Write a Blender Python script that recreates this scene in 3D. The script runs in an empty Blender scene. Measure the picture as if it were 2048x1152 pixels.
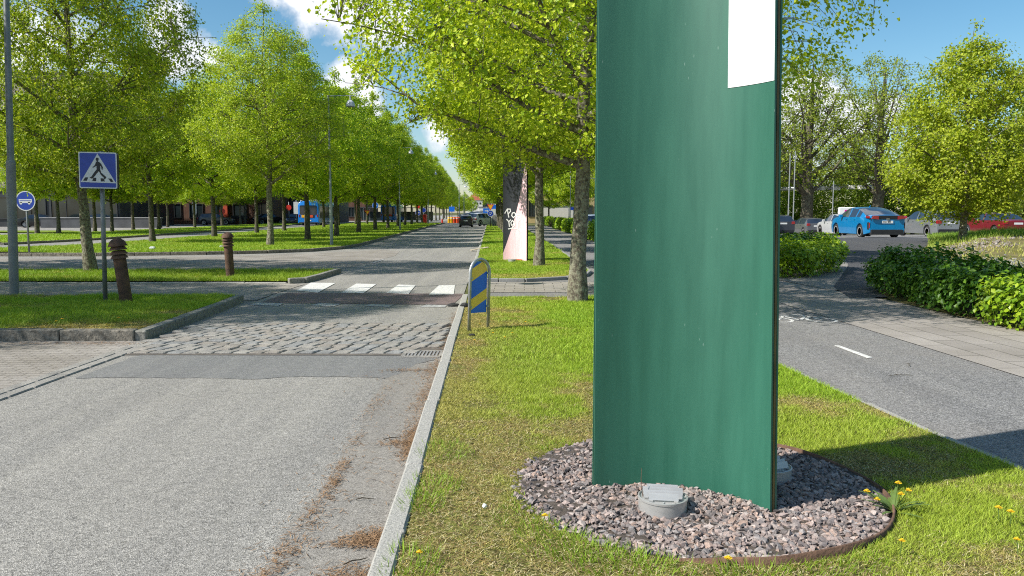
import bpy, bmesh, math, random
import numpy as np
from mathutils import Vector, Matrix, noise as mnoise
R = math.radians
random.seed(7)
scn = bpy.context.scene
COL = scn.collection
# ------------------------------------------------------------------ camera
F_PX, CX, CY, EYE, PITCH = 1560.0, 1024.0, 576.0, 1.6, math.atan(151/1560)
cam = bpy.data.cameras.new('camera'); camo = bpy.data.objects.new('camera', cam); COL.objects.link(camo)
camo.location = (0, 0, EYE); camo.rotation_euler = (math.pi/2-PITCH, 0, 0)
cam.sensor_width = 36; cam.lens = 36*F_PX/2048; cam.clip_end = 5000; cam.clip_start = .05
scn.camera = camo
def G(px, py, z=0.0):
    """ground point (x, y) seen at photo pixel px,py on the level z"""
    u, v = (px-CX)/F_PX, (py-CY)/F_PX
    den = math.sin(PITCH)+v*math.cos(PITCH); f = math.cos(PITCH)-v*math.sin(PITCH)
    k = (EYE-z)/den
    return (u*k, f*k)
# ------------------------------------------------------------------ helpers
def tag(o, label=None, cat=None, group=None, kind=None):
    if label: o['label'] = label
    if cat: o['category'] = cat
    if group: o['group'] = group
    if kind: o['kind'] = kind
    return o
def thing(name, label, cat, loc=(0, 0, 0), rz=0, group=None):
    o = bpy.data.objects.new(name, None); COL.objects.link(o)
    o.location = loc; o.rotation_euler = (0, 0, rz); o.empty_display_size = .2
    return tag(o, label, cat, group)
def copy_tree(o, parent=None):
    c = o.copy(); COL.objects.link(c)
    if parent: c.parent = parent
    for ch in o.children: copy_tree(ch, c)
    return c
class MB:
    def __init__(s): s.v = []; s.f = []; s.m = []; s.mi = 0
    def add(s, vs, fs):
        n = len(s.v); s.v += [tuple(p) for p in vs]
        for f in fs: s.f.append([i+n for i in f]); s.m.append(s.mi)
        return s
    def box(s, c, d, rz=0, bev=0):
        x, y, z = [k/2 for k in d]; ca, sa = math.cos(rz), math.sin(rz)
        vs = [(c[0]+a*x*ca-b*y*sa, c[1]+a*x*sa+b*y*ca, c[2]+e*z) for e in (-1, 1) for a, b in ((-1, -1), (1, -1), (1, 1), (-1, 1))]
        return s.add(vs, [(3, 2, 1, 0), (4, 5, 6, 7), (0, 1, 5, 4), (1, 2, 6, 5), (2, 3, 7, 6), (3, 0, 4, 7)])
    def bbox(s, c, d, b):      # box with bevelled top and vertical edges
        x, y, z = [k/2 for k in d]; vs = []
        for (ins, zz) in ((0, -z), (0, z-b), (b, z)):
            X, Y = x-ins, y-ins
            for p in ((-X+b, -Y), (X-b, -Y), (X, -Y+b), (X, Y-b), (X-b, Y), (-X+b, Y), (-X, Y-b), (-X, -Y+b)):
                vs.append((c[0]+p[0], c[1]+p[1], c[2]+zz))
        fs = [tuple(range(7, -1, -1)), tuple(range(16, 24))]
        for r in (0, 8):
            for i in range(8): fs.append((r+i, r+(i+1) % 8, r+8+(i+1) % 8, r+8+i))
        return s.add(vs, fs)
    def tube(s, pts, rad, n=8, cap=True):
        pts = [Vector(p) for p in pts]
        if not hasattr(rad, '__len__'): rad = [rad]*len(pts)
        vs = []; up = None
        for i, p in enumerate(pts):
            d = (pts[min(i+1, len(pts)-1)]-pts[max(i-1, 0)]).normalized()
            if up is None:
                up = Vector((1, 0, 0)) if abs(d.x) < .9 else Vector((0, 1, 0))
            a = (up-d*up.dot(d)).normalized(); up = a; b = d.cross(a)
            for k in range(n):
                t = 2*math.pi*k/n; vs.append(p+(a*math.cos(t)+b*math.sin(t))*rad[i])
        fs = [(i*n+k, i*n+(k+1) % n, (i+1)*n+(k+1) % n, (i+1)*n+k) for i in range(len(pts)-1) for k in range(n)]
        if cap: fs += [tuple(range(n-1, -1, -1)), tuple(range((len(pts)-1)*n, len(pts)*n))]
        return s.add(vs, fs)
    def lathe(s, prof, c=(0, 0, 0), n=24, M=None):
        vs = [Vector((r*math.cos(2*math.pi*k/n), r*math.sin(2*math.pi*k/n), z)) for r, z in prof for k in range(n)]
        if M: vs = [M @ p for p in vs]
        vs = [(p[0]+c[0], p[1]+c[1], p[2]+c[2]) for p in vs]
        fs = [(i*n+k, i*n+(k+1) % n, (i+1)*n+(k+1) % n, (i+1)*n+k) for i in range(len(prof)-1) for k in range(n)]
        if prof[0][0] > 1e-4: fs.append(tuple(range(n-1, -1, -1)))
        if prof[-1][0] > 1e-4: fs.append(tuple(range((len(prof)-1)*n, len(prof)*n)))
        return s.add(vs, fs)
    def prism(s, poly, M, t=.004):   # 2D polygon (x right, y up) put in the plane of M, thickness t towards +n
        n = len(poly)
        vs = [M @ Vector((x, 0, y)) for x, y in poly]+[M @ Vector((x, -t, y)) for x, y in poly]
        fs = [tuple(range(n-1, -1, -1)), tuple(range(n, 2*n))]+[(i, (i+1) % n, n+(i+1) % n, n+i) for i in range(n)]
        return s.add(vs, fs)
    def build(s, name, mats, parent=None, smooth=False, loc=None, angle=None):
        me = bpy.data.meshes.new(name); me.from_pydata(s.v, [], s.f)
        mats = mats if isinstance(mats, (list, tuple)) else [mats]
        for m in mats: me.materials.append(m)
        if any(s.m): me.polygons.foreach_set('material_index', s.m)
        bm = bmesh.new(); bm.from_mesh(me); bmesh.ops.recalc_face_normals(bm, faces=bm.faces); bm.to_mesh(me); bm.free()
        if smooth or angle: me.polygons.foreach_set('use_smooth', [True]*len(me.polygons))
        if angle: me.set_sharp_from_angle(angle=R(angle))
        o = bpy.data.objects.new(name, me); COL.objects.link(o)
        if parent: o.parent = parent
        if loc: o.location = loc
        return o
def np_mesh(name, co, faces, mat, tint=None, smooth=False):
    me = bpy.data.meshes.new(name); co = np.asarray(co, np.float32); faces = np.asarray(faces, np.int32)
    n, k = faces.shape
    me.vertices.add(len(co)); me.vertices.foreach_set('co', co.ravel())
    me.loops.add(n*k); me.loops.foreach_set('vertex_index', faces.ravel())
    me.polygons.add(n); me.polygons.foreach_set('loop_start', np.arange(0, n*k, k, dtype=np.int32))
    me.polygons.foreach_set('use_smooth', np.full(n, bool(smooth)))
    if tint is not None:
        a = me.color_attributes.new('tint', 'FLOAT_COLOR', 'POINT')
        c = np.ones((len(co), 4), np.float32); c[:, :3] = tint; a.data.foreach_set('color', c.ravel())
    me.materials.append(mat); me.update(calc_edges=True)
    return me
def obj(name, me, parent=None, loc=None):
    o = bpy.data.objects.new(name, me); COL.objects.link(o)
    if parent: o.parent = parent
    if loc: o.location = loc
    return o
def sheet(name, poly, z, mat, label=None):
    mb = MB(); mb.add([(x, y, z(x, y) if callable(z) else z) for x, y in poly], [tuple(range(len(poly)))])
    return tag(mb.build(name, mat), kind='structure')
def clip(poly, a, b, c):             # keep a*x+b*y >= c
    out = []
    for i in range(len(poly)):
        p, q = poly[i-1], poly[i]; dp, dq = a*p[0]+b*p[1]-c, a*q[0]+b*q[1]-c
        if (dp >= 0) != (dq >= 0):
            t = dp/(dp-dq); out.append((p[0]+t*(q[0]-p[0]), p[1]+t*(q[1]-p[1])))
        if dq >= 0: out.append(q)
    return out
def interp(x, pts): return float(np.interp(x, [p[0] for p in pts], [p[1] for p in pts]))
def smooth01(t): t = np.clip(t, 0, 1); return t*t*(3-2*t)
def vnoise(x, y, s=0):
    x = np.asarray(x, float); y = np.asarray(y, float)
    xi, yi = np.floor(x).astype(np.int64), np.floor(y).astype(np.int64); fx, fy = x-xi, y-yi
    fx, fy = fx*fx*(3-2*fx), fy*fy*(3-2*fy)
    def h(a, b):
        v = (a*374761393+b*668265263+s*974711) & 0x7fffffff
        v = ((v ^ (v >> 13))*1274126177) & 0x7fffffff
        return (v % 100003)/100003.
    return (h(xi, yi)*(1-fx)+h(xi+1, yi)*fx)*(1-fy)+(h(xi, yi+1)*(1-fx)+h(xi+1, yi+1)*fx)*fy
def inpoly(x, y, poly):
    r = np.zeros(len(x), bool); n = len(poly)
    for i in range(n):
        (x1, y1), (x2, y2) = poly[i-1], poly[i]
        if y1 == y2: continue
        c = ((y1 > y) != (y2 > y)) & (x < (x2-x1)*(y-y1)/(y2-y1)+x1); r ^= c
    return r
ORD = ['nearest', 'second', 'third', 'fourth', 'fifth', 'sixth', 'seventh', 'eighth', 'ninth', 'tenth', 'eleventh', 'twelfth',
       'thirteenth', 'fourteenth', 'fifteenth', 'sixteenth', 'seventeenth', 'eighteenth', 'nineteenth', 'twentieth', 'twenty-first', 'twenty-second']
# ------------------------------------------------------------------ materials
def nt(name):
    m = bpy.data.materials.new(name); m.use_nodes = True; t = m.node_tree
    return m, t, t.nodes['Principled BSDF']
def N(t, typ, **k):
    n = t.nodes.new(typ)
    for a, b in k.items():
        if a in n.bl_rna.properties: setattr(n, a, b)
        else: n.inputs[a.replace('_', ' ')].default_value = b
    return n
def ramp(t, fac, stops):
    n = t.nodes.new('ShaderNodeValToRGB'); e = n.color_ramp.elements
    while len(e) < len(stops): e.new(.5)
    for i, (p, c) in enumerate(stops): e[i].position = p; e[i].color = (*c, 1) if len(c) == 3 else c
    t.links.new(fac, n.inputs[0]); return n.outputs[0]
def mixc(t, fac, a, b, mode='MIX'):
    n = t.nodes.new('ShaderNodeMix'); n.data_type = 'RGBA'; n.blend_type = mode
    for s, v in ((n.inputs[0], fac), (n.inputs[6], a), (n.inputs[7], b)):
        if hasattr(v, 'links'): t.links.new(v, s)
        else: s.default_value = v if isinstance(v, (int, float)) else (*v, 1)
    return n.outputs[2]
def coords(t, scale=(1, 1, 1)):
    tc = t.nodes.new('ShaderNodeTexCoord'); mp = t.nodes.new('ShaderNodeMapping'); mp.inputs['Scale'].default_value = scale
    t.links.new(tc.outputs['Object'], mp.inputs[0]); return mp.outputs[0]
def noisef(t, co, scale, detail=4, rough=.6):
    n = N(t, 'ShaderNodeTexNoise', Scale=scale, Detail=detail, Roughness=rough); t.links.new(co, n.inputs['Vector']); return n.outputs[0]
def bumpn(t, b, h, strength, dist):
    n = N(t, 'ShaderNodeBump', Strength=strength, Distance=dist); t.links.new(h, n.inputs['Height']); t.links.new(n.outputs[0], b.inputs['Normal'])
def mat(name, col, rough=.6, metal=0, var=.15, scale=6, bump=0, bscale=60, spec=.5, coat=0, col2=None, stretch=(1, 1, 1)):
    m, t, b = nt(name); co = coords(t, stretch)
    lo = tuple(c*(1-var) for c in col); hi = col2 or tuple(min(1, c*(1+var)) for c in col)
    t.links.new(ramp(t, noisef(t, co, scale), [(.3, lo), (.7, hi)]), b.inputs['Base Color'])
    b.inputs['Roughness'].default_value = rough; b.inputs['Metallic'].default_value = metal
    b.inputs['Specular IOR Level'].default_value = spec; b.inputs['Coat Weight'].default_value = coat
    if bump: bumpn(t, b, noisef(t, co, bscale, 5), bump, .02)
    return m
def asphalt(name, dark, light, grain=170, stain=(.27, .255, .23), stain_amt=.35, crack=True):
    m, t, b = nt(name); co = coords(t)
    v = N(t, 'ShaderNodeTexVoronoi', Scale=grain); t.links.new(co, v.inputs['Vector'])
    sp = N(t, 'ShaderNodeSeparateColor'); t.links.new(v.outputs['Color'], sp.inputs[0])
    c1 = ramp(t, sp.outputs[0], [(0, tuple(k*.45 for k in dark)), (.25, dark), (.7, light), (1, tuple(min(1, k*1.5) for k in light))])
    big = noisef(t, co, .55, 6, .65)
    c2 = mixc(t, ramp(t, big, [(.42, (0, 0, 0)), (.68, (stain_amt,)*3)]), c1, stain)
    fine = noisef(t, co, 14, 5, .7)
    c3 = mixc(t, .55, c2, ramp(t, fine, [(.3, (.62, .62, .62)), (.7, (1.15, 1.13, 1.1))]), 'MULTIPLY')
    # long wheel tracks and stains that run along the road
    tr = noisef(t, coords(t, (1.3, .07, 1)), 1.6, 4, .6)
    c4 = mixc(t, .5, c3, ramp(t, tr, [(.35, (.72, .72, .73)), (.65, (1.12, 1.11, 1.08))]), 'MULTIPLY')
    if crack:
        cv = N(t, 'ShaderNodeTexVoronoi', Scale=.5, feature='DISTANCE_TO_EDGE')
        w = N(t, 'ShaderNodeVectorMath', operation='ADD'); nz = N(t, 'ShaderNodeTexNoise', Scale=2.2, Detail=5.); t.links.new(co, nz.inputs['Vector'])
        t.links.new(co, w.inputs[0]); t.links.new(nz.outputs['Color'], w.inputs[1]); t.links.new(w.outputs[0], cv.inputs['Vector'])
        c4 = mixc(t, ramp(t, cv.outputs['Distance'], [(.0, (.35,)*3), (.006, (0, 0, 0))]), c4, (.05, .05, .05))
    t.links.new(c4, b.inputs['Base Color']); b.inputs['Roughness'].default_value = .85; b.inputs['Specular IOR Level'].default_value = .3
    bumpn(t, b, v.outputs['Distance'], .6, .006)
    return m
def paving(name, c1, c2, mortar, bw, bh, ms=.008, rot=0, off=.5, bump=.5, dirt=.3):
    m, t, b = nt(name); tc = t.nodes.new('ShaderNodeTexCoord'); mp = t.nodes.new('ShaderNodeMapping')
    mp.inputs['Rotation'].default_value = (0, 0, rot); t.links.new(tc.outputs['Object'], mp.inputs[0]); co = mp.outputs[0]
    nz = N(t, 'ShaderNodeTexNoise', Scale=1.1, Detail=3.); t.links.new(co, nz.inputs['Vector'])
    w = N(t, 'ShaderNodeVectorMath', operation='MULTIPLY_ADD'); w.inputs[1].default_value = (.05, .05, 0)
    t.links.new(nz.outputs['Color'], w.inputs[0]); t.links.new(co, w.inputs[2])
    br = N(t, 'ShaderNodeTexBrick', offset=off); t.links.new(w.outputs[0], br.inputs['Vector'])
    br.inputs['Color1'].default_value = (*c1, 1); br.inputs['Color2'].default_value = (*c2, 1); br.inputs['Mortar'].default_value = (*mortar, 1)
    br.inputs['Scale'].default_value = 1; br.inputs['Mortar Size'].default_value = ms; br.inputs['Brick Width'].default_value = bw; br.inputs['Row Height'].default_value = bh
    br.inputs['Mortar Smooth'].default_value = .3; br.inputs['Bias'].default_value = -.1
    fine = noisef(t, co, 45, 5, .75); big = noisef(t, co, .9, 5, .6)
    c = mixc(t, .6, br.outputs[0], ramp(t, fine, [(.3, (.7,)*3), (.7, (1.12,)*3)]), 'MULTIPLY')
    c = mixc(t, dirt*2, c, ramp(t, big, [(.3, (.68, .66, .62)), (.7, (1.1,)*3)]), 'MULTIPLY')
    t.links.new(c, b.inputs['Base Color']); b.inputs['Roughness'].default_value = .85; b.inputs['Specular IOR Level'].default_value = .3
    mx = N(t, 'ShaderNodeMath', operation='MULTIPLY_ADD'); mx.inputs[1].default_value = -1.; t.links.new(br.outputs['Fac'], mx.inputs[0]); t.links.new(fine, mx.inputs[2])
    bumpn(t, b, mx.outputs[0], bump, .012)
    return m
def leafmat(name, trans=.42, rough=.5):
    m, t, b = nt(name); at = N(t, 'ShaderNodeAttribute', attribute_name='tint')
    oi = t.nodes.new('ShaderNodeObjectInfo')
    hs = N(t, 'ShaderNodeHueSaturation'); t.links.new(at.outputs['Color'], hs.inputs['Color'])
    mr = N(t, 'ShaderNodeMapRange'); mr.inputs['To Min'].default_value = .85; mr.inputs['To Max'].default_value = 1.12
    t.links.new(oi.outputs['Random'], mr.inputs['Value']); t.links.new(mr.outputs[0], hs.inputs['Value'])
    c = hs.outputs[0]
    t.links.new(c, b.inputs['Base Color']); b.inputs['Roughness'].default_value = rough; b.inputs['Specular IOR Level'].default_value = .35
    tr = t.nodes.new('ShaderNodeBsdfTranslucent'); t.links.new(mixc(t, 1., c, (1.25, 1.25, .55), 'MULTIPLY'), tr.inputs[0])
    mx = t.nodes.new('ShaderNodeMixShader'); mx.inputs[0].default_value = trans
    t.links.new(b.outputs[0], mx.inputs[1]); t.links.new(tr.outputs[0], mx.inputs[2])
    t.links.new(mx.outputs[0], t.nodes['Material Output'].inputs[0])
    return m
def bark(name, dark, mid, lichen, amt=.6, lsc=16):
    m, t, b = nt(name); co = coords(t, (1, 1, .3)); co2 = coords(t)
    f = noisef(t, co, 22, 6, .75); l = noisef(t, co2, lsc, 6, .72)
    c = ramp(t, f, [(.34, dark), (.62, mid)])
    c = mixc(t, ramp(t, l, [(.45, (0, 0, 0)), (.58, (amt,)*3)]), c, lichen)
    t.links.new(c, b.inputs['Base Color']); b.inputs['Roughness'].default_value = .9; b.inputs['Specular IOR Level'].default_value = .2
    bumpn(t, b, f, 1., .03)
    return m
def carpaint(name, col, metal=.3, rough=.3):
    m, t, b = nt(name); co = coords(t)
    t.links.new(ramp(t, noisef(t, co, 2.2, 3), [(.3, tuple(c*.92 for c in col)), (.7, tuple(min(1, c*1.06) for c in col))]), b.inputs['Base Color'])
    b.inputs['Metallic'].default_value = metal; b.inputs['Roughness'].default_value = rough; b.inputs['Coat Weight'].default_value = .6; b.inputs['Coat Roughness'].default_value = .06
    return m
M = {}
M['asphalt'] = asphalt('asphalt', (.22, .212, .195), (.35, .337, .312))
M['asphalt_path'] = asphalt('asphalt_path', (.15, .148, .146), (.28, .275, .27), 130, (.24, .22, .2), .4)
M['asphalt_dark'] = asphalt('asphalt_dark', (.055, .055, .06), (.1, .1, .105), 120, (.09, .09, .09), .3, False)
M['asphalt_patch'] = asphalt('asphalt_patch', (.175, .176, .175), (.24, .24, .235), 260, (.25, .24, .23), .4)
M['asphalt_red'] = asphalt('asphalt_red', (.15, .11, .11), (.22, .17, .165), 150, (.2, .17, .16), .3)
M['sand'] = asphalt('sandy_gutter', (.22, .205, .185), (.31, .293, .268), 230, (.34, .305, .26), .45, False)
M['pavers'] = paving('concrete_pavers', (.36, .33, .3), (.29, .265, .24), (.13, .12, .1), .7, .35, .009, R(88))
M['pavers_left'] = paving('footway_pavers', (.36, .33, .29), (.28, .26, .23), (.14, .125, .1), .42, .28, .01, R(1))
M['setts'] = paving('small_setts', (.37, .34, .305), (.315, .29, .262), (.2, .18, .155), .21, .11, .008, R(1), .5, .8, .5)
M['granite'] = mat('granite_kerb', (.34, .33, .3), .85, var=.35, scale=90, bump=.5, bscale=60)
M['granite_dark'] = mat('rough_granite', (.16, .145, .115), .95, var=.55, scale=14, bump=1., bscale=25, col2=(.3, .27, .22))
M['kerb_old'] = mat('mossy_kerb', (.2, .195, .16), .9, var=.4, scale=22, bump=.5, bscale=50, col2=(.31, .3, .265))
M['sett_b'] = mat('sett_stone_warm', (.25, .225, .195), .85, var=.25, scale=5, bump=.6, bscale=45, col2=(.33, .3, .26))
M['sett_c'] = mat('sett_stone_grey', (.21, .21, .205), .85, var=.25, scale=5, bump=.6, bscale=45, col2=(.29, .29, .28))
M['sett_stone'] = mat('sett_stone', (.25, .24, .22), .85, var=.3, scale=3.5, bump=.6, bscale=45, col2=(.34, .32, .285))
M['soil'] = mat('earth_and_moss', (.15, .115, .05), 1, var=.5, scale=24, bump=.8, bscale=60, spec=.1, col2=(.2, .22, .05))
M['turf'] = mat('turf_base', (.13, .22, .02), 1, var=.3, scale=2.5, bump=.8, bscale=50, spec=.1, col2=(.22, .28, .04))
M['bank'] = mat('dry_bank', (.15, .15, .05), 1, var=.4, scale=1.3, bump=.8, bscale=40, spec=.1, col2=(.25, .21, .1))
M['terrain'] = mat('terrain', (.09, .11, .035), 1, var=.3, scale=.4, spec=.1, col2=(.14, .14, .06))
M['grass'] = leafmat('grass_blades', .25, .6)
M['leaf'] = leafmat('spring_leaf', .42)
M['hedge'] = leafmat('hedge_leaf', .3, .35)
M['bark'] = bark('lichen_bark', (.045, .036, .026), (.2, .17, .13), (.34, .34, .24), .75)
M['bark_far'] = bark('dark_bark', (.03, .024, .018), (.12, .1, .075), (.22, .22, .15), .5, 7)
M['bark_shaded'] = bark('shaded_bark', (.035, .028, .02), (.12, .105, .08), (.2, .2, .14), .5, 10)  # lime bark darkened: the shade of the crowns is in the colour
M['bark_birch'] = bark('pale_bark', (.2, .19, .16), (.5, .48, .42), (.6, .58, .5), .6, 5)
M['white'] = mat('white_paint', (.78, .78, .76), .5, var=.05)
M['road_white'] = mat('worn_road_paint', (.62, .61, .57), .8, var=.35, scale=22, col2=(.78, .77, .74), bump=.3, bscale=90)
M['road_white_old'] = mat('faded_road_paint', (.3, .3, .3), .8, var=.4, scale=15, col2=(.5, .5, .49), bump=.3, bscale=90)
M['steel'] = mat('galvanised_steel', (.42, .43, .43), .45, .7, var=.2, scale=12)
M['grey_pole'] = mat('painted_grey_pole', (.2, .215, .22), .5, .3, var=.2, scale=5)
M['green_pole'] = mat('grey_green_pole', (.3, .34, .32), .5, .3, var=.2, scale=5)
M['lamp_shade'] = mat('pale_enamel', (.55, .56, .58), .4, 0, var=.08)
M['lamp_glass'] = mat('lamp_glass', (.25, .25, .25), .3, 0, var=.1)
M['alu'] = mat('brushed_aluminium', (.47, .465, .45), .42, .45, var=.12, scale=9, stretch=(1, 1, 3))
M['rust'] = mat('rusty_steel', (.085, .05, .036), .8, .2, var=.45, scale=7, bump=.5, bscale=40, col2=(.17, .095, .06))
M['rust_edge'] = mat('rusted_edging', (.15, .085, .055), .9, .1, var=.4, scale=9, bump=.5, bscale=50)
M['blue_sign'] = mat('sign_blue', (.01, .045, .33), .35, var=.08)
M['blue_board'] = mat('marker_blue', (.012, .15, .68), .35, var=.1)
M['yellow_board'] = mat('marker_yellow', (.92, .6, .07), .35, var=.1)
M['yellow'] = mat('sign_yellow', (.8, .42, .02), .4, var=.05)
M['red'] = mat('sign_red', (.6, .03, .02), .4, var=.08)
M['black'] = mat('black_plastic', (.015, .015, .017), .5, var=.2)
M['sign_black'] = mat('sign_black', (.012, .014, .016), .5, var=.2)
M['sign_white'] = mat('sign_reflective_white', (.6, .62, .62), .4, var=.05)
M['tyre'] = mat('tyre', (.02, .02, .02), .85, var=.3, scale=20)
M['rim'] = mat('alloy_rim', (.42, .42, .43), .35, .25, var=.1)
M['glass'] = mat('car_glass', (.022, .032, .05), .05, 0, var=.3, scale=1.2, spec=.9)  # bluish sky reflection is partly tinted into the base colour
M['taillight'] = mat('red_tail_light', (.27, .01, .013), .15, 0, var=.2, coat=1)
M['headlight'] = mat('clear_light', (.6, .62, .65), .1, .3, var=.1)
M['plate'] = mat('number_plate', (.7, .7, .68), .4, var=.05)
M['chrome'] = mat('chrome', (.7, .7, .72), .12, 1, var=.05)
M['concrete'] = mat('grey_concrete', (.25, .25, .25), .9, var=.2, scale=1.5, bump=.3, bscale=20)
M['rubber'] = mat('rubber_scrap', (.02, .02, .02), .8, var=.3)
# ------------------------------------------------------------------ terrain
RL = [(14.6, 6.35), (16.7, 6.9), (18.5, 7.8), (21.3, 9.2), (31, 12.8), (36, 14.2)]
RR = [(13.5, 6.75), (14.3, 6.95), (18, 8.3), (23.8, 12.3), (28, 14.9), (33, 17.6), (36, 19)]
def hgt(x, y):
    x = np.asarray(x, float); y = np.asarray(y, float)
    pl = np.maximum(.39-.0246*(y-38), -.9)
    h = pl*smooth01((y-15.5)/20.5)*smooth01((x-5.6)/3.4)
    rr = np.interp(y, [p[0] for p in RR], [p[1] for p in RR])
    b = .40*np.exp(-((y-28)/4.6)**2)*smooth01((x-rr-.2)/2.4)*(.8+.4*vnoise(x*.35, y*.35, 5))
    b += .12*np.exp(-((y-20)/4.)**2)*smooth01((x-rr-.6)/2.)
    return h+b
def hz(x, y): return float(hgt(x, y))
def grid_mesh(xs, ys, zf):
    X, Y = np.meshgrid(xs, ys); Z = zf(X, Y); nx, ny = len(xs), len(ys)
    co = np.stack([X.ravel(), Y.ravel(), Z.ravel()], 1)
    i = (np.arange(ny-1)[:, None]*nx+np.arange(nx-1)[None]).ravel()
    return co, np.stack([i, i+1, i+nx+1, i+nx], 1)
xs = np.concatenate([np.arange(-1500, -100, 200), np.arange(-100, 4, 8), np.arange(4, 34, .5), np.arange(34, 90, 4), np.arange(90, 1600, 200)])
ys = np.concatenate([np.arange(-60, 8, 8), np.arange(8, 62, .5), np.arange(62, 140, 5), np.arange(140, 3000, 250)])
co, fs = grid_mesh(xs, ys, lambda a, b: hgt(a, b)-.012)
tag(obj('ground', np_mesh('ground', co, fs, M['terrain'], smooth=True)), kind='structure')
def kx(y): return -.528-.0274*y                 # road side of the right-hand kerb
# bank between the hedge, the ramp and the car park (dry grass)
yb = np.arange(6, 35.6, .3); tb = np.linspace(0, 1, 48)**1.6
co, fs = grid_mesh(tb, yb, lambda a, b: a*0)
bl = np.interp(co[:, 1], [6, 10, 14, 14.3]+[p[0] for p in RR[2:]], [7.0, 6.88, 6.88, 6.95]+[p[1] for p in RR[2:]]); co[:, 0] = bl+(40-bl)*co[:, 0]; co[:, 2] = hgt(co[:, 0], co[:, 1])+.012
tag(obj('bank', np_mesh('bank', co, fs, M['bank'], smooth=True)), kind='structure')
# road: one sheet west of the right kerb
rd = [(kx(y), y) for y in (-12, 0, 10, 20, 40, 60, 80, 100, 130)]+[(12, 133), (12, 170), (-9, 172), (-14, 420), (-60, 420), (-60, 150), (-90, 130), (-90, -12)]
sheet('road', rd, 0, M['asphalt'])
# intersection paving (small setts swinging left off the road)
xa = [G(0, 541), G(300, 541), G(560, 541), G(655, 541), G(700, 535), G(790, 512), G(800, 503), G(760, 500), G(700, 503), G(600, 508), G(480, 512), G(250, 517), G(0, 517)]
xa = [(-40, 20.8)]+[(x, y) for x, y in xa]+[(-40, 28)]
sheet('intersection_paving', xa, .004, M['setts'])
# lay-by paving lower left
sheet('layby_paving', [(-16, -3), (-4.63, -3), (-4.63, 9.62), (-16, 9.62)], .005, M['setts'])
# sandy gutter along the right kerb
gp = [(kx(y)-.0-(.47+.03*math.sin(y*2.1)+.02*math.sin(y*5.3)), y) for y in np.arange(-2, 8.2, .35)]
sheet('gutter', gp+[(kx(y), y) for y in (8.2, 4, 0, -2)], .003, M['sand'])
# dark repair patch before the cobbles
pp = [(150, 757), (215, 733), (300, 703), (400, 700), (800, 712), (880, 716), (832, 728), (800, 748), (770, 757), (690, 753), (600, 755), (500, 759), (430, 757), (300, 755)]
rag = []
pw = [G(*p) for p in pp]
for i_ in range(len(pw)):
    a_, b_ = Vector(pw[i_-1]), Vector(pw[i_]); n_ = max(2, int((b_-a_).length/.06))
    for k_ in range(n_): q_ = a_.lerp(b_, k_/n_); rag.append((q_.x+random.uniform(-.012, .012), q_.y+random.uniform(-.016, .016)+.03*math.sin(q_.x*5.1)*math.sin(q_.x*2.3)))
sheet('asphalt_patch', rag, .0035, M['asphalt_patch'])
sheet('worn_road', [(-4.52, 10.9), (kx(10.9), 10.9), (kx(13.4), 13.4), (-4.6, 13.4)], .004, M['asphalt'])
# red cycle crossing
sheet('cycle_crossing', [G(520, 606, 0), G(905, 610, 0), G(930, 588, 0), G(575, 586, 0)], .006, M['asphalt_red'])
# footways
sheet('footway_left', [(-40, 14.25), (-4.7, 14.1), (-4.68, 15.5), (-4.62, 17.3), (-5.1, 17.55), (-40, 17.55)], .008, M['pavers_left'])
sheet('cycle_path_left', [(-40, 14.2), (-4.65, 14.05), (-4.65, 14.95), (-40, 14.95)], .012, M['asphalt_patch'])
# right-hand path: cycle asphalt, crossing strip, slabs
e1 = [(3.3, -3), (3.25, 2), (3.09, 4.7), (2.97, 5.49), (2.73, 8.05), (2.5, 11), (2.25, 13.4), (1.7, 14.25)]
e2 = [(.3, 17.95), (1.3, 18.6), (1.85, 19.5), (2.06, 20.6), (2.04, 24), (1.96, 35.6), (1.43, 62), (.9, 95)]
def px_(y): return 5.22-.033*y if y < 30 else 4.23-.022*(y-30)
path = [(kx(14.25)+.12, 14.25)]+e1[::-1]+[(px_(-3), -3)]+[(px_(y), y) for y in (5, 10, 16, 22, 30, 60, 95)]+e2[::-1]+[(kx(17.9)+.12, 17.9)]
sheet('cycle_path', path, .0, M['asphalt_path'])
sheet('footway_crossing', [(kx(15.6)+.12, 15.55), (3.6, 15.7), (3.6, 17.6), (2.2, 17.9), (.3, 17.9), (kx(17.9)+.12, 17.85)], .008, M['pavers_left'])
sheet('footway', [(px_(-3), -3)]+[(px_(y), y) for y in (5, 10, 16, 22, 30, 60, 95)]+[(4.2, 95), (4.4, 60), (4.9, 41), (5.4, 30), (6.2, 20), (6.5, 17), (6.9, 14), (6.9, 10), (7.2, 4), (7.2, -3)], .006, M['pavers'])
# ramp up to the car park, following the terrain
mbr = MB(); ysr = np.arange(14.6, 36.1, .5); nr = 9
vs = []
for y in ysr:
    l, r = interp(y, RL), interp(y, RR)
    for k in range(nr):
        x = l+(r-l)*k/(nr-1); vs.append((x, y, hz(x, y)+.013))
mbr.add(vs, [(i*nr+k, i*nr+k+1, (i+1)*nr+k+1, (i+1)*nr+k) for i in range(len(ysr)-1) for k in range(nr-1)])
tag(mbr.build('ramp', M['asphalt_dark'], smooth=True), kind='structure')
co, fs = grid_mesh(np.arange(9.5, 70, 1.5), np.arange(35.2, 90, 1.4), lambda a, b: hgt(a, b)+.012)
tag(obj('car_park', np_mesh('car_park', co, fs, M['asphalt_path'], smooth=True)), kind='structure')
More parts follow.
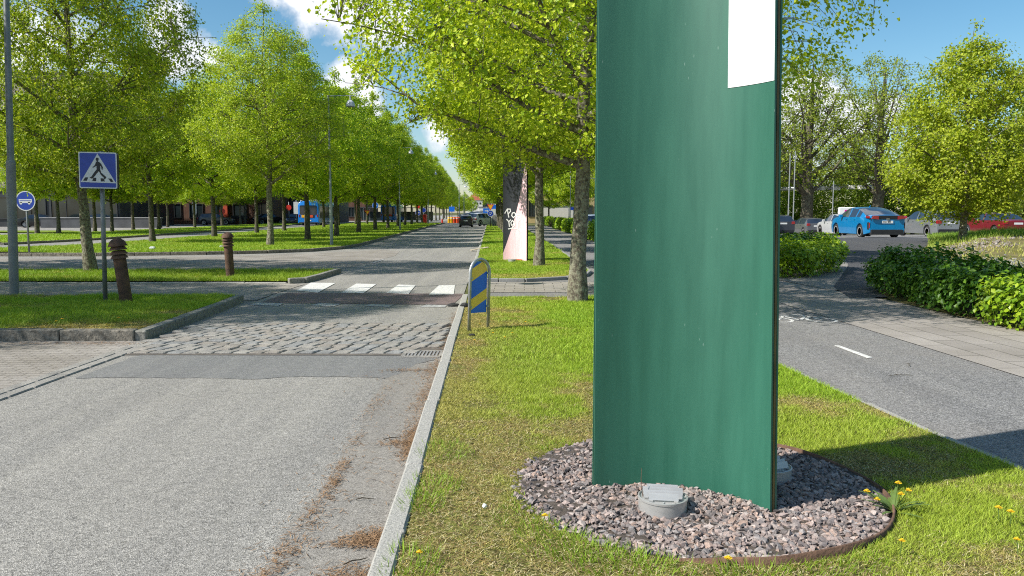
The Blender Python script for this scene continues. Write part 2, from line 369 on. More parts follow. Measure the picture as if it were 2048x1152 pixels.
# pale gravel verge left of the ramp
mv = MB(); vs = []
yv = np.arange(16.0, 26, .4)
for y in yv:
    l = interp(y, RL)+.03; w = max(.05, l-interp(y, [(14.6, 6.7), (17, 6.45), (20, 6.15), (24, 5.85)]))
    for k in range(5): x = l-w+w*k/4; vs.append((x, y, hz(x, y)+.012))
mv.add(vs, [(i*5+k, i*5+k+1, i*5+k+6, i*5+k+5) for i in range(len(yv)-1) for k in range(4)])
tag(mv.build('gravel_verge', M['sand'], smooth=True), kind='structure')
# ------------------------------------------------------------------ kerbs (rows of granite stones)
def kerb(pts, w, h, mat_, ln=.95, z0=-.02, side=0, rough=0):
    mb = MB(); pts = [Vector((p[0], p[1], 0)) for p in pts]
    for i in range(len(pts)-1):
        a, b = pts[i], pts[i+1]; d = b-a; L = d.length; n = max(1, round(L/ln)); d /= L; ang = math.atan2(d.y, d.x); nrm = Vector((-d.y, d.x, 0))
        for k in range(n):
            c = a+d*(L*(k+.5)/n)+nrm*(side*w/2+random.uniform(-.006, .006)); t = MB()
            t.bbox((0, 0, 0), (L/n-.012, w, h+.02), .012)
            Rm = Matrix.Rotation(ang+random.uniform(-.006, .006), 4, 'Z'); zc = z0+(h+.02)/2+random.uniform(-.005, .005)
            mb.add([tuple((Rm @ Vector(v))+c+Vector((0, 0, zc))) for v in t.v], t.f)
    return tag(mb.build('kerb', mat_), kind='structure')
kerb([(kx(y)+.055, y) for y in np.arange(-2, 14.6, 1.66)], .11, .075, M['granite'], 1.2)
kerb([(kx(y)+.055, y) for y in (18, 30, 45, 60, 80, 95)], .11, .085, M['granite'], 1.2)
kerb([(kx(18)+.1, 17.95), (.3, 17.95), (1.3, 18.6), (1.85, 19.5), (2.06, 20.6)], .09, .085, M['concrete'], .8)
kerb([(1.96+.04, 35.6), (2.04+.04, 24), (2.06+.04, 20.6)], .08, .06, M['concrete'])
kerb([(3.31, -2), (3.27, 2), (3.12, 4.7), (3.0, 5.49), (2.76, 8.05), (2.53, 11), (2.28, 13.4)], .1, .03, M['granite'], .8)
kerb([(-16, 9.72), (-4.72, 9.72)], .16, .14, M['granite_dark'], .98)
kerb([(-4.66, 9.66), (-4.72, 11), (-4.78, 12.5), (-4.9, 13.95)], .14, .13, M['kerb_old'], 1.0)
kerb([(-5.05, 17.55), (-4.75, 17.75), (-4.66, 19), (-4.62, 20.75)], .14, .12, M['kerb_old'], .9)
kerb([(-40, 17.6), (-5.1, 17.6)], .1, .03, M['granite'])
kerb([(-40, 20.85), (-4.7, 20.85)], .1, .05, M['granite'])
med_front = [(-40, 28.4), (-15.2, 28.6), (-11.6, 29.6), (-9.6, 30.6), (-8.2, 32), (-7.45, 34.2), (-7.3, 37.3), (-7.75, 48), (-8.1, 58), (-8.7, 75), (-9.3, 90), (-9.7, 112)]
kerb(med_front, .14, .13, M['granite_dark'], 1.2)
bus_r = [(-40, 30.2), (-22.5, 31), (-19.7, 36), (-19.5, 50), (-20.1, 62), (-21, 80), (-21.8, 100), (-23, 130)]
bus_l = [(-40, 37.2), (-25, 38.5), (-24.2, 44), (-24.5, 55), (-25.3, 71), (-27, 90), (-28.5, 125)]
kerb(bus_l, .14, .12, M['granite_dark'], 1.5)
kerb(bus_r[1:], .12, .1, M['granite_dark'], 1.5)
# gutter stones beside the lay-by
mb = MB()
for row in (0, 1):
    y = -2+row*.2
    while y < 9.4:
        l = random.uniform(.32, .5); mb.bbox((-4.42-.13*row, y+l/2, .0), (.118, l-.014, .03), .008); y += l
tag(mb.build('gutter_stones', M['sett_stone']), kind='structure')
# big cobbles of the raised table
mb = MB(); y = 8.72; row = 0
while y < 10.9:
    rh = random.uniform(.175, .205); x = -4.5+(row % 2)*.12
    xr = kx(y)-.03
    while x < xr-.08:
        w = random.uniform(.165, .215); w = min(w, xr-x)
        yo = .05*math.sin(x*1.3+.5) if row == 0 else 0
        edge = x > -1.4
        t = MB(); t.bbox((0, 0, 0), (w-.018-(.008 if edge else 0), rh-.017, .08), .011)
        Rm = Matrix.Rotation(random.uniform(-.05, .05), 4, 'Z') @ Matrix.Rotation(random.uniform(-.03, .03), 4, 'X') @ Matrix.Rotation(random.uniform(-.03, .03), 4, 'Y')
        cz = -.02+.02*(y-8.7)/2+random.uniform(-.004, .005)
        if not (x > -1.2 and x < -.75 and y < 8.95):
            sk = [(v[0]+.32*v[1], v[1], v[2]) for v in t.v]
            mb.mi = random.choice((0, 0, 1, 2)); mb.add([tuple(Rm @ Vector(v)+Vector((x+w/2, y+rh/2, cz))) for v in sk], t.f)
        x += w
    y += rh; row += 1
tag(mb.build('cobbles', [M['sett_stone'], M['sett_b'], M['sett_c']]), kind='structure')
sheet('cobble_joints', [(-4.52, 8.66), (kx(8.6), 8.62), (kx(11), 11.0), (-4.52, 11.0)], .008, mat('joint_sand', (.115, .1, .085), 1, var=.4, scale=9))
# ------------------------------------------------------------------ road markings
def marking(name, px, z, m, label, group=None, cat='road marking'):
    mb = MB(); p = [G(*q) for q in px]; n = len(p)
    mb.add([(x, y, z) for x, y in p]+[(x, y, z+.003) for x, y in p], [tuple(range(n)), tuple(range(n, 2*n))]+[(i, (i+1) % n, n+(i+1) % n, n+i) for i in range(n)])
    return tag(mb.build(name, m), label, cat, group)
st = [((592.6, 582), (622, 566), (671, 567), (636, 586)), ((682.8, 586), (712.4, 568), (752.7, 569), (727, 587)),
      ((773, 586.5), (797, 570), (831.6, 571), (817, 588.5)), ((857.7, 590), (878, 571.5), (910, 571), (907.5, 589.5))]
lab = ['leftmost white zebra stripe beside the grass tip', 'second white zebra stripe from the left grass tip', 'third white zebra stripe from the left, two from the kerb', 'cracked white zebra stripe nearest the right kerb']
for s, l in zip(st, lab): marking('zebra_stripe', s, .008, M['road_white'], l, 'white zebra stripes of the crossing')
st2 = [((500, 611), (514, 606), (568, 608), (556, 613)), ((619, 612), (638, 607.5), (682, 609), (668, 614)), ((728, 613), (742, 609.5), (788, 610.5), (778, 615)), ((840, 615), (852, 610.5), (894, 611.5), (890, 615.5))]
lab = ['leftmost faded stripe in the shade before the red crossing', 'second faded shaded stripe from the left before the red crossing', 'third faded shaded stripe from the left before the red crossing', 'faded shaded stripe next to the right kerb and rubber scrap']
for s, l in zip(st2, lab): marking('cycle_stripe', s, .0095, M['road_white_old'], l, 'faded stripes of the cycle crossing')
marking('lane_dash', ((1669, 692), (1679, 692), (1746, 716), (1735, 717)), .004, M['road_white'], 'single white dash on the grey cycle path')
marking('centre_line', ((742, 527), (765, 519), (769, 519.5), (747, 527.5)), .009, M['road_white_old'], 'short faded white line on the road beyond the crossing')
# bicycle symbol on the path, partly hidden behind the totem
mb = MB()
def flat(pts, w, z=.004):
    for i in range(len(pts)-1):
        a, b = Vector(pts[i]), Vector(pts[i+1]); d = (b-a).normalized(); n = Vector((-d.y, d.x))*w/2
        mb.add([(*(a+n), z), (*(a-n), z), (*(b-n), z), (*(b+n), z)], [(0, 1, 2, 3)])
bx, by = G(1600, 640)
def bc(u, v): return (bx+u, by+v)
for cx_ in (-.33, .32): flat([bc(cx_+.2*math.cos(a), .26*math.sin(a)) for a in np.linspace(0, 2*math.pi, 21)], .05)
flat([bc(-.33, 0), bc(-.1, .42), bc(.24, .42), bc(0, -.02), bc(-.1, .42)], .05); flat([bc(.32, 0), bc(.2, .62), bc(.08, .62)], .05); flat([bc(-.2, .5), bc(-.02, .5)], .05)
tag(mb.build('bicycle_symbol', M['road_white']), 'white painted bicycle symbol on the path behind the green totem', 'road marking')
# ------------------------------------------------------------------ lawns
g1 = [(kx(y)+.11, y) for y in (-2, 3, 6, 9, 12, 14.2)]+[(1.7, 14.25)]+[(a-.04, b) for a, b in e1[::-1][1:]]
g2 = [(kx(18)+.11, 18.0)]+[(.3, 18.0), (1.27, 18.65), (1.8, 19.5), (2.0, 20.6), (1.98, 24), (1.9, 35.6), (1.4, 62), (.9, 95)]+[(kx(y)+.11, y) for y in (95, 60, 30)]
g3 = [(-16, 9.8), (-4.74, 9.8), (-4.78, 11), (-4.85, 12.5), (-4.98, 14.0), (-16, 14.15)]
g4 = [(-40, 17.66), (-5.1, 17.66), (-4.82, 17.85), (-4.74, 19), (-4.7, 20.75), (-40, 20.8)]
g5 = med_front[1:]+bus_r[::-1][:-1]
g5 = [(x, y) for x, y in g5]
g6 = bus_l[1:]+[(-32, 125), (-32, 90), (-31.8, 66), (-32, 59.5), (-32.5, 54), (-34, 50)]
g7 = [(-46, 62), (-36, 60), (-34, 62.5), (-38, 67), (-46, 66)]
for nm, p, z in (('grass_strip', g1, .058), ('grass_strip', g2, .06), ('grass_island', g3, .1), ('grass_strip', g4, .05), ('grass_median', g5, .1), ('grass_verge', g6, .09), ('grass_island', g7, .08)):
    sheet(nm, p, z, M['soil'] if p in (g1, g3) else M['turf'])
GC = (1.05, 4.3); GR = 1.0            # gravel bed
def blades(poly, dens, ln, wd, z, seed, bright=1., ymin=None, ymax=None, straw=.0, face=True):
    rng = np.random.default_rng(seed); P = np.array(poly); x0, y0 = P.min(0); x1, y1 = P.max(0)
    if ymin is not None: y0 = max(y0, ymin)
    if ymax is not None: y1 = min(y1, ymax)
    n = int((x1-x0)*(y1-y0)*dens); x = rng.uniform(x0, x1, n); y = rng.uniform(y0, y1, n)
    ok = inpoly(x, y, poly) & (np.abs(x) < np.maximum(y, 0)*.72+.4); x, y = x[ok], y[ok]
    r = np.hypot(x-GC[0], y-GC[1]); ok = r > GR+.02
    pat = vnoise(x*1.3, y*1.3, 3)*.55+vnoise(x*4.1, y*4.1, 9)*.3+vnoise(x*11, y*11, 4)*.15
    dry = np.clip((pat-.50)*4+straw+rng.normal(0, .15, len(x)), 0, 1)
    if callable(straw_at): dry = np.clip(dry+straw_at(x, y), 0, 1)
    bare = vnoise(x*3.1+9, y*3.1, 14)*.7+vnoise(x*9, y*9, 15)*.3; ok &= rng.random(len(x)) > np.clip((bare-.66)*9, 0, .93)*(dry > .3)
    x, y, dry = x[ok], y[ok], dry[ok]; n = len(x)
    ang = rng.uniform(0, 2*math.pi, n); ca, sa = np.cos(ang), np.sin(ang)
    tuft = vnoise(x*6, y*6, 21)
    L = ln*rng.uniform(.55, 1.25, n)*(1-.45*dry)*(.7+.7*tuft); W = wd*rng.uniform(.6, 1.3, n)
    lean = rng.uniform(.2, 1.1, n)*L+dry*L*.5; la = rng.uniform(0, 2*math.pi, n)
    zz = np.full(n, z)
    b0 = np.stack([x-ca*W, y-sa*W, zz], 1); b1 = np.stack([x+ca*W, y+sa*W, zz], 1)
    tip = np.stack([x+np.cos(la)*lean, y+np.sin(la)*lean, zz+L*(1-.45*dry)], 1)
    co = np.stack([b0, b1, tip], 1).reshape(-1, 3)
    g = np.array([.17, .315, .018])*bright; g2_ = np.array([.26, .37, .024])*bright; s = np.array([.42, .34, .12])*bright
    u = rng.random(n)[:, None]; c = g*(1-u)+g2_*u; yel = vnoise(x*.9+40, y*.9, 7)[:, None]*.45; c = c*(1-yel)+np.array([.38, .42, .05])*bright*yel
    s = np.where(rng.random((n, 1)) < .3, np.array([.25, .16, .06]), s)*np.where(rng.random((n, 1)) < .2, 1.35, 1.); c = c*(1-dry[:, None])+s*dry[:, None]; c *= 1.26*rng.uniform(.72, 1.2, n)[:, None]
    return co, np.repeat(c, 3, 0)
straw_at = None
def lawn(parts, label):
    co = np.concatenate([p[0] for p in parts]); c = np.concatenate([p[1] for p in parts])
    f = np.arange(len(co)).reshape(-1, 3)
    tag(obj('grass', np_mesh('grass', co, f, M['grass'], c)), label, 'grass', kind='stuff')
def straw_g1(x, y):
    d = x-(kx(y)+.11)
    return .6*np.exp(-(d/.45)**2)+.55*np.exp(-((y-3.6)/.8)**2)*smooth01((2.2-x)/1.6)-.5*smooth01((y-6.0)/2)*smooth01((x-.4)/.6)+.1
straw_at = straw_g1
lawn([blades(g1, 21000, .03, .0021, .055, 1, 1, 2.9, 5.2), blades(g1, 12000, .034, .003, .055, 2, 1, 5.2, 8), blades(g1, 5000, .042, .0046, .055, 3, 1, 8, 14.3)], 'mown grass with dry straw patches round the gravel bed')
def thatch(poly, n, seed, z, y0, y1):
    rng = np.random.default_rng(seed); P_ = np.array(poly); x = rng.uniform(P_[:, 0].min(), P_[:, 0].max(), n); y = y0+(y1-y0)*rng.random(n)**1.5
    ok = inpoly(x, y, poly) & (np.abs(x) < y*.72+.4) & (np.hypot(x-GC[0], y-GC[1]) > GR+.03)
    pat = vnoise(x*1.3, y*1.3, 3)*.55+vnoise(x*4.1, y*4.1, 9)*.3+vnoise(x*11, y*11, 4)*.15
    ok &= rng.random(n) < np.clip((pat-.44)*4+straw_g1(x, y)*.8, .05, 1); x, y = x[ok], y[ok]; m = len(x)
    a = rng.uniform(0, 6.283, m); L = rng.uniform(.008, .026, m); w = rng.uniform(.0009, .002, m); ti = rng.normal(.12, .25, m)*L; zz = z+rng.uniform(.004, .022, m)
    dx, dy = np.cos(a), np.sin(a); cv = rng.normal(0, .25, m)*L
    p = lambda u, s: np.stack([x+dx*L*u-dy*(w*s+cv*(1-u*u)), y+dy*L*u+dx*(w*s+cv*(1-u*u)), zz+ti*u], 1)
    co = np.stack([p(-1, .6), p(0, 1), p(1, .2), p(0, -1)], 1).reshape(-1, 3)
    pal = np.array([(.5, .43, .22), (.36, .27, .11), (.22, .13, .055), (.13, .085, .04), (.3, .33, .07), (.58, .5, .3)]); c = pal[rng.choice(6, m, p=[.24, .26, .18, .1, .14, .08])]*rng.uniform(.75, 1.2, (m, 1))
    tag(obj('thatch', np_mesh('thatch', co, np.arange(4*m).reshape(-1, 4), M['stone_tint'], np.repeat(c, 4, 0))), 'dry straw thatch lying in the mown grass', 'straw', kind='stuff')
m_, t_, b_ = nt('straw_tint'); at_ = N(t_, 'ShaderNodeAttribute', attribute_name='tint'); t_.links.new(at_.outputs['Color'], b_.inputs['Base Color']); b_.inputs['Roughness'].default_value = .8; M['stone_tint'] = m_
thatch(g1, 105000, 61, .055, 2.9, 9.5)
straw_at = lambda x, y: -.35+1.0*np.exp(-((y-18.7)/.8)**2)
lawn([blades(g2, 2200, .06, .008, .055, 4, 1, 18, 30), blades(g2, 700, .08, .014, .055, 5, 1, 30, 60), blades(g2, 250, .1, .025, .055, 6, 1, 60, 95)], 'green grass strip under the right tree row')
straw_at = lambda x, y: -.1+.7*smooth01((11-y)/1)*smooth01((x+7.5)/2)
lawn([blades(g3, 4200, .07, .005, .095, 7)], 'tufty grass of the kerbed island with the crossing sign')
straw_at = lambda x, y: -.4+0*x
lawn([blades(g4, 2200, .085, .008, .045, 8)], 'narrow green grass strip with the second bollard')
lawn([blades(g5, 600, .08, .016, .095, 9, 1, 28, 50), blades(g5, 220, .1, .03, .095, 10, 1, 50, 110)], 'bright lawn of the tree-lined median')
lawn([blades(g6, 260, .09, .03, .085, 11)], 'grass verge beyond the bus lane')
# tussocks at the gravel edge and along the kerb (longer blades)
def tussocks(spots, z):
    out = []
    rng = np.random.default_rng(33)
    for (px, py, r, n, ln) in spots:
        r *= 1.9; ln *= .75; n = int(n*.32)
        cx_, cy_ = G(px, py, z); a = rng.uniform(0, 2*math.pi, n); q = r*np.sqrt(rng.random(n)); x = cx_+q*np.cos(a); y = cy_+q*np.sin(a)
        ok = (np.hypot(x-GC[0], y-GC[1]) > GR-.01) & (x > kx(y)+.06); x, y, a, q = x[ok], y[ok], a[ok], q[ok]; m = len(x)
        L = ln*rng.uniform(.5, 1.2, m); la = a+rng.normal(0, .7, m); le = L*rng.uniform(.2, .8, m); w = .0027
        pa = rng.uniform(0, 6.28, m)
        co = np.stack([np.stack([x-np.cos(pa)*w, y-np.sin(pa)*w, x*0+z], 1), np.stack([x+np.cos(pa)*w, y+np.sin(pa)*w, x*0+z], 1), np.stack([x+np.cos(la)*le, y+np.sin(la)*le, z+L*.85], 1)], 1).reshape(-1, 3)
        c = np.array([.24, .38, .025])*rng.uniform(.75, 1.2, m)[:, None]; out.append((co, np.repeat(c, 3, 0)))
    return out
lawn(tussocks([(1140, 1080, .14, 1500, .075), (1190, 1105, .12, 1200, .08), (1250, 1128, .12, 1300, .08), (1570, 1125, .16, 1500, .07), (1640, 1115, .14, 1300, .07), (1700, 1090, .12, 900, .06),
               (860, 975, .1, 900, .09), (835, 1010, .08, 700, .1), (880, 905, .12, 900, .07), (800, 1135, .1, 900, .1), (1080, 1010, .1, 800, .05), (1060, 1035, .1, 800, .05), (1130, 900, .08, 500, .06), (1335, 1140, .08, 500, .07), (1500, 1150, .08, 600, .09)], .055), 'longer grass tufts at the gravel rim and kerb')
# car-park bank grass on the terrain
def bank_grass():
    rng = np.random.default_rng(77); n = 60000
    y = rng.uniform(17, 35.5, n); x = rng.uniform(9, 26, n); rr = np.interp(y, [p[0] for p in RR], [p[1] for p in RR])
    z = hgt(x, y); d = vnoise(x*.8, y*.8, 2); crest = smooth01((y-25.5)/2.5)
    ok = (x > rr+.1) & (rng.random(n) < np.clip(.15+crest+.7*(d-.4), 0, 1)) & (x < y*.72)
    x, y, z, crest, d = x[ok], y[ok], z[ok], crest[ok], d[ok]; m = len(x); L = rng.uniform(.06, .16, m)*(1+crest); la = rng.uniform(0, 6.28, m); w = .012
    pa = rng.uniform(0, 6.28, m)
    co = np.stack([np.stack([x-np.cos(pa)*w, y-np.sin(pa)*w, z], 1), np.stack([x+np.cos(pa)*w, y+np.sin(pa)*w, z], 1), np.stack([x+np.cos(la)*L*.5, y+np.sin(la)*L*.5, z+L], 1)], 1).reshape(-1, 3)
    u = np.clip(.65-crest*.55+.5*(d-.5)+rng.normal(0, .15, m), 0, 1)[:, None]
    c = (np.array([.2, .36, .035])*(1-u)+np.array([.46, .4, .12])*u)*rng.uniform(.8, 1.2, m)[:, None]
    return co, np.repeat(c, 3, 0)
lawn([bank_grass()], 'dry grass on the bank below the car park')
# ------------------------------------------------------------------ stones
def stones(name, pts, size, mat_, cols, seed, label, flatten=.75):
    rng = np.random.default_rng(seed); bm = bmesh.new(); bmesh.ops.create_icosphere(bm, subdivisions=1, radius=1)
    base = np.array([v.co for v in bm.verts]); fc = np.array([[v.index for v in f.verts] for f in bm.faces]); bm.free()
    n = len(pts); k = len(base)
    V = base[None]*rng.uniform(.35, 1.45, (n, k, 1)); V = V*rng.uniform(.45, 1.3, (n, 1, 3))
    q = rng.normal(size=(n, 4)); q /= np.linalg.norm(q, axis=1)[:, None]; w, x, y, z = q.T
    Rm = np.stack([1-2*(y*y+z*z), 2*(x*y-z*w), 2*(x*z+y*w), 2*(x*y+z*w), 1-2*(x*x+z*z), 2*(y*z-x*w), 2*(x*z-y*w), 2*(y*z+x*w), 1-2*(x*x+y*y)], 1).reshape(n, 3, 3)
    V = np.einsum('nij,nkj->nki', Rm, V); V[:, :, 2] *= flatten; V = V*(size*rng.uniform(.6, 1.3, (n, 1, 1)))+np.array(pts)[:, None, :]
    F = (fc[None]+(np.arange(n)*k)[:, None, None]).reshape(-1, 3); cols = np.array(cols)
    c = cols[rng.integers(0, len(cols), n)]*rng.uniform(.7, 1.25, (n, 1))
    return tag(obj(name, np_mesh(name, V.reshape(-1, 3), F, mat_, np.repeat(c, k, 0))), label, 'gravel', kind='stuff')
m, t, b = nt('crushed_stone'); at = N(t, 'ShaderNodeAttribute', attribute_name='tint'); cc = coords(t)
t.links.new(mixc(t, .8, at.outputs['Color'], ramp(t, noisef(t, cc, 130, 4, .8), [(.32, (.45,)*3), (.68, (1.35,)*3)]), 'MULTIPLY'), b.inputs['Base Color'])
b.inputs['Roughness'].default_value = .85; b.inputs['Specular IOR Level'].default_value = .3; M['stone'] = m
rng = np.random.default_rng(5); n = 15000
a = rng.uniform(0, 6.283, n); r = (GR-.02)*np.sqrt(rng.random(n)); r = np.where((np.cos(a-R(185)) > .3) & (r > .86), r*(1+.14*rng.random(n)*(np.cos(a-R(185))-.3)), r); gx, gy = GC[0]+r*np.cos(a), GC[1]+r*np.sin(a)
mound = .02*vnoise(gx*5, gy*5, 1)+.015*(1-r/GR)
stones('gravel', np.stack([gx, gy, .045+mound+rng.uniform(-.014, .014, n)], 1), .0175, M['stone'],
       [(.265, .21, .19), (.32, .255, .23), (.21, .18, .17), (.35, .255, .21), (.26, .235, .225), (.17, .147, .14), (.38, .32, .29)], 6, 'reddish grey crushed stone filling the round bed')
sheet('bed_soil', [(GC[0]+GR*math.cos(a), GC[1]+GR*math.sin(a)) for a in np.linspace(0, 2*math.pi, 64, endpoint=False)], .062, mat('bed_base', (.085, .068, .055), 1, var=.4, scale=30, bump=.8, bscale=60))
# crushed stone spilling on the bank
bp = []
for _ in range(4200):
    y = random.uniform(19.5, 26.5); x = random.uniform(11, 21); rr = interp(y, RR)
    d = vnoise(np.array([x*.6]), np.array([y*.6]), 8)[0]
    if x > rr+.2 and d > .42 and x < rr+3.4: bp.append((x, y, hz(x, y)+.02))
stones('gravel', bp, .045, M['stone'], [(.24, .19, .15), (.3, .25, .2), (.22, .2, .18), (.33, .3, .27)], 9, 'pale stones on the slope under the roadside tree')
bp = [(x, y, hz(x, y)+.02) for x, y in ((random.gauss(12.9, .9), random.gauss(19.8, .8)) for _ in range(1500)) if x > interp(y, RR)+.2]
stones('gravel', bp, .04, M['stone'], [(.24, .235, .225), (.32, .31, .3), (.19, .185, .18)], 10, 'grey stone heap behind the right hedge')
# edging ring
mb = MB(); n = 96; vs = []
for rr_, zz in ((GR, .0), (GR, .098), (GR+.006, .1), (GR+.012, .098), (GR+.012, .0)):
    for k in range(n):
        a = 2*math.pi*k/n; z_ = zz-(.075*max(0, min(1, (math.cos(a-R(172))+.05)*2.2))+.022*max(0, math.cos(a-R(20)))+.006*math.sin(a*7) if zz > .05 else 0)
        vs.append((GC[0]+rr_*math.cos(a), GC[1]+rr_*math.sin(a), z_))
mb.add(vs, [(i*n+k, i*n+(k+1) % n, (i+1)*n+(k+1) % n, (i+1)*n+k) for i in range(4) for k in range(n)])
tag(mb.build('bed_edging', M['rust_edge'], smooth=True), 'rusty steel edging ring round the gravel bed', 'edging')
# ------------------------------------------------------------------ dry needles swept against the kerb
def litter(spots, n_each, seed, label):
    rng = np.random.default_rng(seed); cos = []; cs = []
    for (px, py, sx, sy, k) in spots:
        cx_, cy_ = G(px, py); m_ = int(n_each*k*.5)
        x = cx_+rng.normal(0, sx, m_); y = cy_+rng.normal(0, sy, m_); lim = kx(y)-.004; x = np.where(x > lim, 2*lim-x, x)
        a = rng.uniform(0, 3.14, m_); L = rng.uniform(.014, .034, m_); w = .0024; z = .008+.014*rng.random(m_)*np.exp(-((x-cx_)/sx)**2)
        dx, dy = np.cos(a)*L, np.sin(a)*L; tz = rng.normal(0, .004, m_)
        co = np.stack([np.stack([x-dx, y-dy, z-tz], 1), np.stack([x-dy*w/L*1., y+dx*w/L, z], 1), np.stack([x+dx, y+dy, z+tz+.001], 1), np.stack([x+dy*w/L, y-dx*w/L, z], 1)], 1).reshape(-1, 3)
        cos.append(co); cs.append(np.repeat(np.array([.27, .165, .09])*rng.uniform(.4, 1.5, (m_, 1)), 4, 0))
    co = np.concatenate(cos); tag(obj('needle_litter', np_mesh('needle_litter', co, np.arange(len(co)).reshape(-1, 4), M['stone'], np.concatenate(cs))), label, 'litter', kind='stuff')
litter([(848, 830, .1, .9, .6), (870, 760, .08, .6, .6), (848, 800, .05, .35, 1.2), (838, 870, .05, .16, 1.2), (805, 888, .1, .04, .7), (828, 900, .05, .14, 1.), (868, 740, .07, .3, 1.1), (820, 742, .16, .05, .7), (745, 1080, .07, .06, 1.2), (720, 1088, .1, .04, .8), (700, 1150, .08, .05, .6),
        (900, 680, .06, .4, .7), (912, 640, .05, .6, .8), (780, 760, .2, .2, .15), (700, 900, .12, .6, .22), (640, 1010, .12, .4, .25), (580, 1100, .1, .2, .2), (690, 960, .2, .3, .15), (880, 700, .1, .4, .4), (742, 824, .04, .3, .2), (708, 885, .035, .14, .2), (685, 935, .03, .09, .3), (668, 968, .025, .07, .35), (648, 1000, .03, .12, .2), (618, 1048, .045, .1, .22), (575, 1110, .05, .08, .25), (545, 1146, .05, .06, .25), (650, 1000, .09, .5, .2), (760, 800, .05, .3, .3)], 620, 3, 'brown dry needles swept along the right kerb')
litter([(200, 688, .8, .05, .8), (120, 688, .6, .05, .4), (285, 690, .3, .06, .4)], 900, 4, 'brown dry needles under the rough granite kerb')
